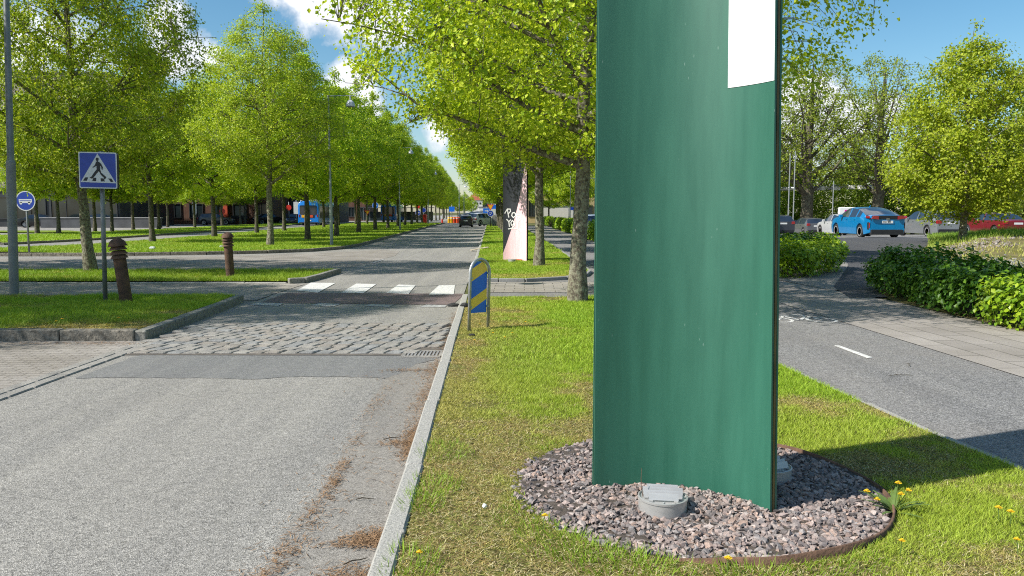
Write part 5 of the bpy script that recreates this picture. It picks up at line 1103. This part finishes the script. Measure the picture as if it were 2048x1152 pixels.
    # tail lights, plate, bumper, mirrors, head lights
    for s in (-1, 1):
        mb = MB()
        if lights == 'box': mb.bbox((-L/2+.06, s*(Wd/2-.19), lz), (.17, .27, .19), .03)
        elif lights == 'tall': mb.bbox((-L/2+.1, s*(Wd/2-.12), lz+.12), (.2, .14, .5), .03)
        if mb.v: mb.build('tail_light', M['taillight'], t)
        mb = MB(); mb.bbox((L/2-.2, s*(Wd/2-.28), .68), (.26, .3, .13), .04); mb.build('head_light', M['headlight'], t)
        mb = MB(); mb.bbox(((front[0]-.5)*L+.25, s*(Wd/2+.07), belt+.06), (.14, .2, .13), .035); mb.build('mirror', paint, t)
        for hx in (.33, .53): mb = MB(); mb.bbox(((hx-.5)*L, s*(Wd/2+.005), belt-.1), (.17, .03, .03), .008); mb.build('door_handle', paint, t)
    mb = MB(); mb.bbox((-L/2-.004, 0, plate_z), (.014, .52, .115), .004); pl_ = mb.build('number_plate', M['plate'], t)
    if details: details(t, L, Wd, pl_)
    return t
def low_bumper(t, L, Wd, pl, z=.36, h=.2):
    mb = MB(); mb.bbox((-L/2+.05, 0, z), (.16, Wd*.86, h), .03); mb.build('lower_bumper', M['black'], t)
FB = [(0, 1.0), (.03, 1.05), (.075, 1.10), (.2, 1.28), (.33, 1.42), (.47, 1.475), (.56, 1.45), (.64, 1.34), (.78, 1.03), (.86, .94), (.95, .78), (.985, .62), (1, .5)]
HB = [(0, 1.0), (.015, 1.02), (.1, 1.38), (.16, 1.45), (.35, 1.49), (.52, 1.47), (.6, 1.38), (.74, 1.02), (.84, .95), (.95, .82), (.985, .66), (1, .5)]
SU = [(0, 1.08), (.01, 1.1), (.09, 1.5), (.15, 1.57), (.35, 1.62), (.54, 1.6), (.62, 1.5), (.75, 1.13), (.86, 1.05), (.95, .92), (.985, .72), (1, .55)]
ES = [(0, 1.0), (.012, 1.02), (.07, 1.36), (.12, 1.43), (.35, 1.5), (.52, 1.49), (.6, 1.4), (.73, 1.02), (.84, .95), (.95, .8), (.985, .64), (1, .5)]
SD = [(0, .9), (.015, .98), (.13, 1.02), (.17, 1.05), (.29, 1.36), (.4, 1.44), (.5, 1.44), (.58, 1.36), (.71, 1.0), (.84, .92), (.95, .78), (.985, .62), (1, .48)]
H90 = math.pi/2
P = {k: carpaint('paint_'+k, c, m_, r_) for k, c, m_, r_ in (('cyan_blue', (.0, .21, .5), .25, .25), ('dark_grey', (.055, .06, .075), .5, .35), ('grey', (.16, .165, .18), .5, .35), ('white', (.45, .46, .465), .1, .3), ('silver', (.3, .315, .33), .6, .35),
     ('red', (.2, .012, .018), .3, .28), ('black', (.012, .012, .014), .2, .3), ('navy', (.015, .025, .06), .3, .3), ('pale', (.45, .5, .55), .5, .3), ('light', (.42, .42, .43), .55, .35))}
def det_blue(t, L, Wd, pl):
    pt = P['cyan_blue']; xr = -L/2
    mb = MB(); mb.bbox((xr+.03, 0, .99), (.12, Wd*.8, .17), .03); mb.build('black_tail_panel', M['black'], t)
    for s in (-1, 1):
        mb = MB(); mb.prism([(-.0, .0), (.34, -.04), (.34, .12), (.12, .14)], Matrix.Translation((xr+.02, s*(Wd/2-.045), .93)) @ Matrix.Rotation(R(-90 if s > 0 else 90), 4, 'Z') @ Matrix.Scale(-1 if s < 0 else 1, 4, (1, 0, 0)) @ Matrix.Rotation(0, 4, 'Z') if False else Matrix(((0, 1, 0, xr-.045), (-s, 0, 0, s*(Wd/2-.10)), (0, 0, 1, .93), (0, 0, 0, 1))), .06); 
        mb.build('tail_light', M['taillight'], t)
        mb = MB(); mb.bbox((xr+.12, s*(Wd/2-.028), 1.0), (.36, .05, .1), .02); mb.build('tail_light', M['taillight'], t)
        mb = MB(); mb.bbox((xr+.11, s*(Wd/2-.075), .6), (.17, .1, .34), .03); v_ = mb.build('corner_vent', M['black'], t)
        mb = MB(); mb.bbox((xr+.085, s*(Wd/2-.095), .62), (.17, .09, .26), .03); mb.build('corner_light', M['taillight'], v_)
    low_bumper(t, L, Wd, pl, .30, .24)
    mb = MB(); mb.bbox((xr-.006, 0, .775), (.02, .66, .2), .01); mb.build('plate_recess', pt, t)
    pl.location = (-.014, 0, -.03)
    ch = {'F': ['111', '100', '110', '100', '100'], 'N': ['1001', '1101', '1011', '1001', '1001'], 'X': ['101', '101', '010', '101', '101'], '1': ['01', '11', '01', '01', '01'], '2': ['111', '001', '111', '100', '111']}
    u = .2; px_ = .0125
    for c_ in 'FNX 12N':
        if c_ == ' ': u -= .04; continue
        mb = MB()
        for r_, row in enumerate(ch[c_]):
            for q, b_ in enumerate(row):
                if b_ == '1': mb.box((xr-.0125, u-q*px_, plate_z_+.028-r_*.0145), (.002, px_*1.02, .0147))
        u -= (len(ch[c_][0])+1.1)*px_
        mb.build('plate_character', M['sign_black'], pl)
    mb = MB()
    for rx, rz_, cz in ((.075, .05, .90), (.026, .045, .905), (.055, .02, .917)):
        n = 20; c1 = [(xr-.05, rx*math.cos(2*math.pi*i/n), cz+rz_*math.sin(2*math.pi*i/n)) for i in range(n)]
        mb.tube(c1+[c1[0]], .007, 5)
    mb.build('emblem', M['chrome'], t)
    mb = MB(); mb.tube([(-.35, 0, 1.46), (-.5, 0, 1.55)], [.03, .012], 6); mb.build('antenna', pt, t)
plate_z_ = .8
car('blue_car', 'bright cyan-blue fastback car parked at the top of the ramp', 'car', 17.42, 38.6, H90, P['cyan_blue'], 4.55, 1.78, .98, FB, (.2, .74), (.58, .77), (.075, .36), (.2, .8), .32, det_blue, pillars=(.47, .3), plate_z=.8, lights='none', group='cars in the car park')
gp_ = 'cars in the car park'
car('white_car', 'white saloon partly hidden by the bright blue car', 'car', 21.85, 51.8, H90, P['white'], 4.7, 1.82, .95, SD, (.19, .68), (.58, .71), (.17, .3), (.19, .8), .33, low_bumper, group=gp_)
car('grey_car', 'mid-grey hatchback with a round red tail light, left of the white saloon', 'car', 25.75, 68.2, H90, P['grey'], 4.3, 1.78, .95, HB, (.12, .7), (.58, .74), (.012, .11), (.18, .8), .32, low_bumper, group=gp_, lz=.92)
car('off_road_car', 'dark grey off-roader cut off by the right edge of the green totem', 'car', 20.75, 62, H90, P['dark_grey'], 4.5, 1.86, 1.02, SU, (.12, .7), (.6, .75), (.012, .1), (.18, .8), .35, low_bumper, group=gp_, plate_z=.95, lz=1.0)
car('dark_car', 'dark car between the off-roader and the grey hatchback', 'car', 28.6, 80, H90, P['navy'], 4.4, 1.78, .95, HB, (.12, .7), (.58, .74), (.012, .11), (.18, .8), .32, low_bumper, group=gp_)
car('estate_car', 'silver estate car behind the young bank tree', 'car', 24.05, 45.1, H90, P['silver'], 4.75, 1.8, .97, ES, (.09, .69), (.58, .73), (.012, .07), (.2, .8), .32, low_bumper, group=gp_, lz=.86, pillars=(.44, .26))
car('red_car', 'dark red saloon at the right edge of the view', 'car', 29.85, 48.4, H90, P['red'], 4.6, 1.84, .97, SD, (.19, .68), (.58, .71), (.17, .3), (.19, .8), .33, low_bumper, group=gp_, lz=.87)
car('pale_car', 'pale silver car seen between speckled trunk and green totem', 'car', 5.15, 47.6, R(80), P['pale'], 4.3, 1.75, .95, HB, (.12, .7), (.58, .74), (.012, .11), (.18, .8), .32, low_bumper, group=gp_)
car('white_car', 'white car roof above the far box-cut hedges', 'car', 7.6, 83, R(60), P['white'], 4.4, 1.78, .95, HB, (.12, .7), (.58, .74), (.012, .11), (.18, .8), .32, low_bumper, group=gp_)
car('blue_grey_car', 'blue car behind the nearest far hedge block', 'car', 8.3, 69, R(75), P['navy'], 4.4, 1.78, .95, HB, (.12, .7), (.58, .74), (.012, .11), (.18, .8), .32, low_bumper, group=gp_)
M['lamp_red_lit'] = M['taillight']
def det_black(t, L, Wd, pl):
    low_bumper(t, L, Wd, pl); mb = MB(); mb.bbox((-L/2+.2, 0, 1.42), (.1, .7, .06), .015); mb.build('brake_light', M['taillight'], t)
car('black_car', 'black hatchback driving away on the road', 'car', -5.05, 86.5, R(91.6), P['black'], 4.1, 1.7, .95, HB, (.12, .7), (.58, .74), (.012, .11), (.18, .8), .31, det_black, scale=.87, lights='tall', lz=.85)
car('white_car', 'white off-roader turning at the far end of the road', 'car', -3.55, 93.5, R(52), P['white'], 4.3, 1.8, 1.0, SU, (.12, .7), (.6, .75), (.012, .1), (.18, .8), .35, lambda t, L, W_, p: low_bumper(t, L, W_, p, .5, .22), scale=.95)
car('dark_blue_car', 'dark blue car facing the camera left of the big bus', 'car', -30.2, 107, R(-75), P['navy'], 4.4, 1.8, .95, HB, (.12, .7), (.58, .74), (.012, .11), (.18, .8), .32, low_bumper)
car('dark_car', 'dark car parked by the brown brick wall', 'car', -38.5, 102, R(10), P['dark_grey'], 4.4, 1.8, .95, HB, (.12, .7), (.58, .74), (.012, .11), (.18, .8), .32, low_bumper)
for x, y, c, lb, a in ((-50.5, 84, 'black', 'dark car in the shade at the far left', 20), (-45, 86, 'black', 'dark parked car behind the crossing sign pole', 10), (-33.5, 108, 'black', 'black car just left of the dark blue car', 40)):
    car('dark_car', lb, 'car', x, y, R(a), P[c], 4.4, 1.8, .95, SD, (.19, .68), (.58, .71), (.17, .3), (.19, .8), .32, low_bumper)
# ------------------------------------------------------------------ buses
M['bus_glass'] = mat('bus_side_glass', (.07, .085, .07), .12, 0, var=.7, scale=1.2, spec=.8)  # greenery reflected in the panes is tinted into the colour
M['bus_blue'] = carpaint('bus_blue', (.0, .18, .62), 0, .35)
def bus(x, y, rz, label, L=12, scale=1):
    t = thing('bus', label, 'bus', (x, y, 0), rz, 'blue city buses'); t.scale = (scale,)*3; W2, H_ = 1.275, 3.05
    sec = [(-W2, .32), (-W2, 1.0), (-W2, 2.45), (-W2+.1, 2.78), (-W2+.3, 2.98), (0, H_), (W2-.3, 2.98), (W2-.1, 2.78), (W2, 2.45), (W2, 1.0), (W2, .32)]
    mb = MB(); n = len(sec)
    st = [(-.0, .94), (.06, .985), (.25, 1), (L-.5, 1), (L-.12, .97), (L, .9)]
    vs = [(q, a*s_, .32+(b-.32)*(1-(1-s_)*.5)) for q, s_ in st for a, b in sec]
    mb.add(vs, [(i*n+j, i*n+(j+1) % n, (i+1)*n+(j+1) % n, (i+1)*n+j) for i in range(len(st)-1) for j in range(n)]+[tuple(range(n)), tuple(range((len(st)-1)*n, len(st)*n))]); mb.build('body', M['bus_blue'], t, angle=40)
    mb = MB(); mb.prism(rrect(2.08, 1.15, .16), Matrix(((0, 1, 0, -.004), (-1, 0, 0, 0), (0, 0, 1, 1.9), (0, 0, 0, 1))), .03); mb.build('rear_window', M['glass'], t)
    mb = MB(); mb.bbox((.3, 0, 3.08), (.5, 1.9, .14), .05); mb.bbox((L*.5, 0, 3.1), (3.2, 1.7, .24), .08); mb.build('roof_unit', M['lamp_shade'], t)
    for s in (-1, 1):
        mb = MB(); mb.bbox((L/2, s*(W2+.004), 1.62), (L-.9, .02, 1.5), .005); mb.build('side_window', M['bus_glass'], t)
        mb = MB(); mb.bbox((-.01, s*1.1, 1.2), (.05, .14, .3), .02); mb.build('tail_light', M['taillight'], t)
        for wv in (2.4, L-2.6):
            Mx = Matrix.Translation((wv, s*(W2-.13), .48)) @ Matrix.Rotation(R(-90*s), 4, 'X'); mb = MB(); mb.lathe([(.25, .12), (.42, .14), (.48, .1), (.48, -.12), (.3, -.14)], n=24, M=Mx); mb.lathe([(0, .1), (.26, .12)], n=16, M=Mx); mb.build('wheel', M['tyre'], t, angle=40)
    mb = MB(); mb.bbox((-.012, 0, 1.12), (.03, 1.5, .34), .01); mb.build('dark_panel', M['black'], t)
    for yy, c in ((.62, 'yellow'), (-.35, 'barrel_red')):
        mb = MB(); mb.bbox((-.03, yy, 1.14), (.02, .42, .3), .006); mb.build('advert', M[c], t)
    mb = MB(); mb.bbox((-.012, -.05, .62), (.025, .55, .13), .004); mb.build('number_plate', M['plate'], t)
    mb = MB(); mb.bbox((.02, 0, .36), (.14, 2.3, .12), .02); mb.build('bumper', M['black'], t)
    return t
bus(-24.95, 96, R(91.8), 'blue city bus seen from behind in the bus lane, the nearer one')
bus(-20.2, 128, R(91.8), 'second blue city bus farther off between the median trunks')
# bench-like dark planter and bicycles left out of focus: bench by the far verge
t = thing('bench', 'dark bench on the far verge left of the first median trunk', 'bench', (-37, 106, 0)); mb = MB(); mb.bbox((0, 0, .5), (2.2, .5, .12), .02); mb.build('seat', M['black'], t); mb = MB(); mb.bbox((0, .25, .95), (2.2, .08, .5), .02); mb.build('backrest', M['black'], t)
for sx in (-.9, .9): mb = MB(); mb.box((sx, 0, .22), (.1, .45, .44)); mb.build('leg', M['black'], t)
# ------------------------------------------------------------------ buildings
M['glass_dark'] = mat('dark_glazing', (.02, .03, .032), .12, 0, var=.6, scale=.4, spec=.7)
M['clad_dark'] = mat('dark_cladding', (.03, .033, .036), .5, 0, var=.4, scale=.5)
M['shaded_wall'] = mat('shaded_concrete', (.07, .072, .078), .8, var=.3, scale=1)  # shade under the trees is put into this darker concrete colour
M['beige'] = mat('beige_render', (.3, .27, .2), .9, var=.15, scale=.6)
M['brick'] = paving('brown_brick', (.15, .075, .05), (.11, .055, .04), (.14, .12, .1), .25, .08, .012)
M['orange'] = mat('orange_wall', (.5, .075, .03), .7, var=.1)
M['ochre'] = mat('ochre_render', (.42, .33, .16), .9, var=.12, scale=.7)
M['pale_wall'] = mat('pale_render', (.6, .58, .54), .9, var=.08)
M['roof_red'] = mat('roof_tiles', (.3, .08, .045), .85, var=.25, scale=3)
M['roof_dark'] = mat('slate_roof', (.06, .06, .065), .7, var=.25, scale=2)
def building(label, x0, x1, y0, d, h, wall, floors, cols, win='glass_dark', skip=0, ww=.6, wh=.55, extra=None, name='office_building', rz=0, mull=True):
    """box building whose front faces -y at y0, with real recess-set windows"""
    t = thing(name, label, 'building', ((x0+x1)/2, y0, 0), rz); w = x1-x0
    mb = MB(); mb.bbox((0, d/2, h/2), (w, d, h), .04); mb.build('wall', M[wall], t)
    fh = h/floors; cw = w/cols
    for f in range(floors):
        for c in range(cols):
            if (f*7+c*5) % 11 < skip: continue
            cx_ = -w/2+cw*(c+.5); cz = fh*(f+.52); W_, H_ = cw*ww, fh*wh
            mb = MB()
            for a, b, sx, sz in ((0, H_/2, W_+.16, .1), (0, -H_/2, W_+.16, .1)): mb.box((cx_+a, -.05, cz+b), (sx, .14, sz))
            for a in (-W_/2, W_/2): mb.box((cx_+a, -.05, cz), (.1, .14, H_-.1))
            if mull: mb.box((cx_, -.045, cz), (.06, .1, H_-.1))
            fr_ = mb.build('window', M['clad_dark'], t); mb = MB(); mb.box((cx_, -.01, cz), (W_-.1, .04, H_-.1)); mb.build('pane', M[win], fr_)
    mb = MB(); mb.bbox((0, d/2, h+.12), (w+.3, d+.3, .28), .04); mb.build('cornice', M['clad_dark'], t)
    if extra: extra(t, w, h)
    return t
building('dark glazed office block, far left behind the bus sign', -92, -44, 88, 14, 4.1, 'clad_dark', 1, 12, ww=.85, wh=.6)  # dark wall colour also carries the missing tree shade
building('beige upper part of the office building seen through the left canopy', -92, -45, 89.2, 12, 17, 'beige', 5, 14, skip=3)
def ent(t, w, h):
    mb = MB(); mb.bbox((-6, -.12, 1.75), (1.7, .3, 3.5), .04); mb.build('orange_portal', M['orange'], t); mb = MB(); mb.bbox((5.6, -.12, 2.1), (.6, .3, 4.2), .03); mb.build('orange_pillar', M['orange'], t)
    mb = MB(); mb.bbox((-3.5, -.06, 1.5), (1.6, .14, 3), .02); mb.build('door', M['glass_dark'], t)
building('brown brick office block with an orange entrance', -57, -33, 108, 14, 14, 'brick', 4, 8, skip=2, extra=ent)
building('dark brown block behind the dark blue car and left of the bus', -32.8, -27.5, 116, 16, 13, 'clad_dark', 4, 5)
building('brick block half hidden behind the nearer blue bus', -46, -28, 150, 14, 13, 'brick', 4, 10, skip=1)
t = thing('low_wall', 'low grey concrete wall in front of the offices', 'wall', (-43, 82, 0)); mb = MB(); mb.bbox((0, 0, .5), (12.5, .5, 1.0), .03); mb.build('wall', M['shaded_wall'], t); mb = MB(); mb.bbox((0, 0, 1.05), (12.7, .6, .09), .02); mb.build('coping', M['concrete'], t)
t = thing('glass_fence', 'dark glass and steel fence of the bus stop behind the median', 'fence', (-20.5, 140, 0))
for i in range(12):
    mb = MB(); mb.tube([(-6+i*1.1, 0, 0), (-6+i*1.1, 0, 2.4)], .05, 6); mb.build('post', M['steel'], t)
mb = MB(); mb.bbox((0, .0, 1.0), (12.8, .05, 1.5), .01); mb.build('panel', M['glass_dark'], t)
mb = MB(); mb.bbox((0, 0, 2.45), (13.2, 1.5, .12), .03); mb.build('roof', M['clad_dark'], t)
building('ochre yellow building behind the trees right of the pink totem', 7.2, 26, 112, 16, 13, 'ochre', 4, 8, skip=1, name='apartment_house')
building('long yellow low building with pale ground floor beyond the far path', 2.2, 7.0, 118, 10, 4.2, 'ochre', 1, 3, skip=0, name='shed_building')
t = thing('white_shed', 'white low shed wall between the two right-hand trunks', 'building', (6.4, 104, 0)); mb = MB(); mb.bbox((0, 2, 1.3), (5.2, 4, 2.6), .04); mb.build('wall', M['pale_wall'], t); mb = MB(); mb.bbox((0, 2, 2.68), (5.5, 4.3, .16), .03); mb.build('roof', M['roof_dark'], t)
# far building with a red roof tower at the end of the road
t = thing('tower_house', 'far pale house with a red tower roof at the end of the road', 'building', (-19, 400, 0))
mb = MB(); mb.bbox((0, 0, 3.9), (8.4, 8, 7.8), .05); mb.build('wall', M['pale_wall'], t)
mb = MB(); mb.add([(-4.5, -4.3, 7.8), (4.5, -4.3, 7.8), (4.5, 4.3, 7.8), (-4.5, 4.3, 7.8), (0, -1, 11.4), (0, 1, 11.4)], [(0, 1, 4), (1, 2, 5, 4), (2, 3, 5), (3, 0, 4, 5), (3, 2, 1, 0)]); mb.build('roof', M['roof_red'], t)
for i in range(5): mb = MB(); mb.box((-3+1.5*i, -4.02, 6.2), (.9, .1, 1.0)); mb.build('window', M['glass_dark'], t)
t = thing('long_house', 'far house with a dark slate roof right of the red tower roof', 'building', (-9.4, 402, 0))
mb = MB(); mb.bbox((0, 0, 1.5), (10.4, 9, 3), .05); mb.build('wall', M['pale_wall'], t); mb = MB(); mb.add([(-5.3, -4.7, 3), (5.3, -4.7, 3), (5.3, 4.7, 3), (-5.3, 4.7, 3), (-5.3, 0, 8.6), (2.5, 0, 6.4)], [(0, 1, 5, 4), (1, 2, 5), (2, 3, 4, 5), (3, 0, 4), (3, 2, 1, 0)]); mb.build('roof', M['roof_dark'], t)
t = thing('white_house', 'low white flat building in front of the far dark roof', 'building', (-9.5, 330, 0)); mb = MB(); mb.bbox((0, 0, 1.9), (9, 6, 3.8), .05); mb.build('wall', M['pale_wall'], t); mb = MB(); mb.bbox((0, 0, 3.9), (9.4, 6.4, .3), .05); mb.build('roof', M['roof_dark'], t)
for i in range(4): mb = MB(); mb.box((-3.2+2.1*i, -3.02, 1.7), (1.2, .1, 1.3)); mb.build('window', M['glass_dark'], t)
for x, y, r_, sc, lb in ((-7.5, 190, 2.6, (1.9, 1.5, .62), 'grey rubble heap at the far road works'), (-3.8, 185, 2.0, (2.0, 1.4, .5), 'lower grey rubble heap right of the bigger heap')):
    bm = bmesh.new(); bmesh.ops.create_icosphere(bm, subdivisions=4, radius=r_)
    for v in bm.verts: v.co *= 1+.3*mnoise.noise(v.co*.6+Vector((x, 0, 0)))+.12*mnoise.noise(v.co*2.2); v.co = Vector((v.co.x*sc[0], v.co.y*sc[1], v.co.z*sc[2]))
    me = bpy.data.meshes.new('rubble_heap'); bm.to_mesh(me); bm.free(); me.materials.append(M['concrete']); tag(obj('rubble_heap', me, loc=(x, y, .2)), lb, 'heap')
# ------------------------------------------------------------------ light and sky
ELEV, AZ = R(43), R(22)
sdir = Vector((-math.cos(AZ)*math.cos(ELEV), -math.sin(AZ)*math.cos(ELEV), math.sin(ELEV)))
sun = bpy.data.lights.new('sun', 'SUN'); sun.energy = 5; sun.angle = R(.53); sun.color = (1, .955, .88)
so = bpy.data.objects.new('sun', sun); COL.objects.link(so); so.rotation_euler = (-sdir).to_track_quat('-Z', 'Y').to_euler(); so.location = (-20, -10, 40)
w = bpy.data.worlds.new('World'); scn.world = w; w.use_nodes = True; t = w.node_tree; bg = t.nodes['Background']
sky = t.nodes.new('ShaderNodeTexSky'); sky.sky_type = 'NISHITA'; sky.sun_disc = False; sky.sun_elevation = ELEV; sky.sun_rotation = math.atan2(sdir.x, sdir.y) % (2*math.pi)
sky.air_density = 1.0; sky.dust_density = .6; sky.ozone_density = 2.2
tc = t.nodes.new('ShaderNodeTexCoord'); sep = t.nodes.new('ShaderNodeSeparateXYZ'); t.links.new(tc.outputs['Generated'], sep.inputs[0])
def mth(op, a, b=None, c=None):
    n = t.nodes.new('ShaderNodeMath'); n.operation = op
    for i, v in enumerate((a, b, c)):
        if v is None: continue
        if hasattr(v, 'links'): t.links.new(v, n.inputs[i])
        else: n.inputs[i].default_value = v
    return n.outputs[0]
yab = mth('MAXIMUM', mth('ABSOLUTE', sep.outputs[1]), .05); A = mth('DIVIDE', sep.outputs[0], yab); B = mth('DIVIDE', sep.outputs[2], yab)
nz = N(t, 'ShaderNodeTexNoise', Scale=9., Detail=7., Roughness=.62); t.links.new(tc.outputs['Generated'], nz.inputs['Vector'])
nz2 = N(t, 'ShaderNodeTexNoise', Scale=38., Detail=6., Roughness=.6); t.links.new(tc.outputs['Generated'], nz2.inputs['Vector'])
def ab(px, py):      # direction coordinates of a photo pixel
    u, v = (px-CX)/F_PX, (py-CY)/F_PX; f = math.cos(PITCH)-v*math.sin(PITCH); return u/f, -(math.sin(PITCH)+v*math.cos(PITCH))/f
dens = None
for px, py, rx, ry in ((665, 15, .085, .055), (760, 45, .05, .04), (600, -10, .07, .03), (690, 165, .036, .036), (725, 215, .03, .03), (335, 45, .035, .04), (350, 110, .05, .04), (420, 115, .03, .015), (880, 262, .025, .034), (905, 230, .035, .03), (940, 300, .03, .02),
                       (1620, 215, .07, .05), (1700, 240, .06, .045), (1575, 290, .05, .05), (1760, 220, .04, .03), (1400, 140, .06, .05), (-200, 100, .3, .08), (-600, -300, .3, .12), (2600, -200, .4, .12), (900, -700, .4, .15), (1500, -900, .5, .2)):
    a0, b0 = ab(px, py)
    d = mth('SQRT', mth('ADD', mth('POWER', mth('DIVIDE', mth('SUBTRACT', A, a0), rx), 2.), mth('POWER', mth('DIVIDE', mth('SUBTRACT', B, b0), ry), 2.)))
    f = mth('SUBTRACT', 1., d); dens = f if dens is None else mth('MAXIMUM', dens, f)
warp = mth('ADD', mth('MULTIPLY', mth('SUBTRACT', nz.outputs[0], .5), 1.7), mth('MULTIPLY', mth('SUBTRACT', nz2.outputs[0], .5), .8))
dd = mth('ADD', dens, warp)
cov = ramp(t, dd, [(.0, (0, 0, 0)), (.45, (1, 1, 1))])
shade = ramp(t, mth('ADD', mth('MULTIPLY', dd, .6), mth('MULTIPLY', nz2.outputs[0], .5)), [(.25, (5.6, 5.9, 6.6)), (.6, (8.6, 8.7, 9.0)), (.9, (7.2, 7.3, 7.8))])
hs = N(t, 'ShaderNodeHueSaturation', Saturation=1.25, Hue=.488); hs.inputs['Value'].default_value = 1.0; t.links.new(sky.outputs[0], hs.inputs['Color'])
mx = t.nodes.new('ShaderNodeMix'); mx.data_type = 'RGBA'; t.links.new(mth('MULTIPLY', cov, .93), mx.inputs[0]); t.links.new(hs.outputs[0], mx.inputs[6]); t.links.new(shade, mx.inputs[7])
t.links.new(mx.outputs[2], bg.inputs[0]); bg.inputs[1].default_value = .1
scn.view_settings.view_transform = 'Standard'; scn.view_settings.look = 'None'; scn.view_settings.exposure = .48; scn.view_settings.gamma = 1
scn.cycles.use_denoising = False; scn.cycles.filter_width = 1.1
scn.cycles.max_bounces = 6; scn.cycles.transparent_max_bounces = 4; scn.cycles.diffuse_bounces = 3; scn.cycles.glossy_bounces = 3
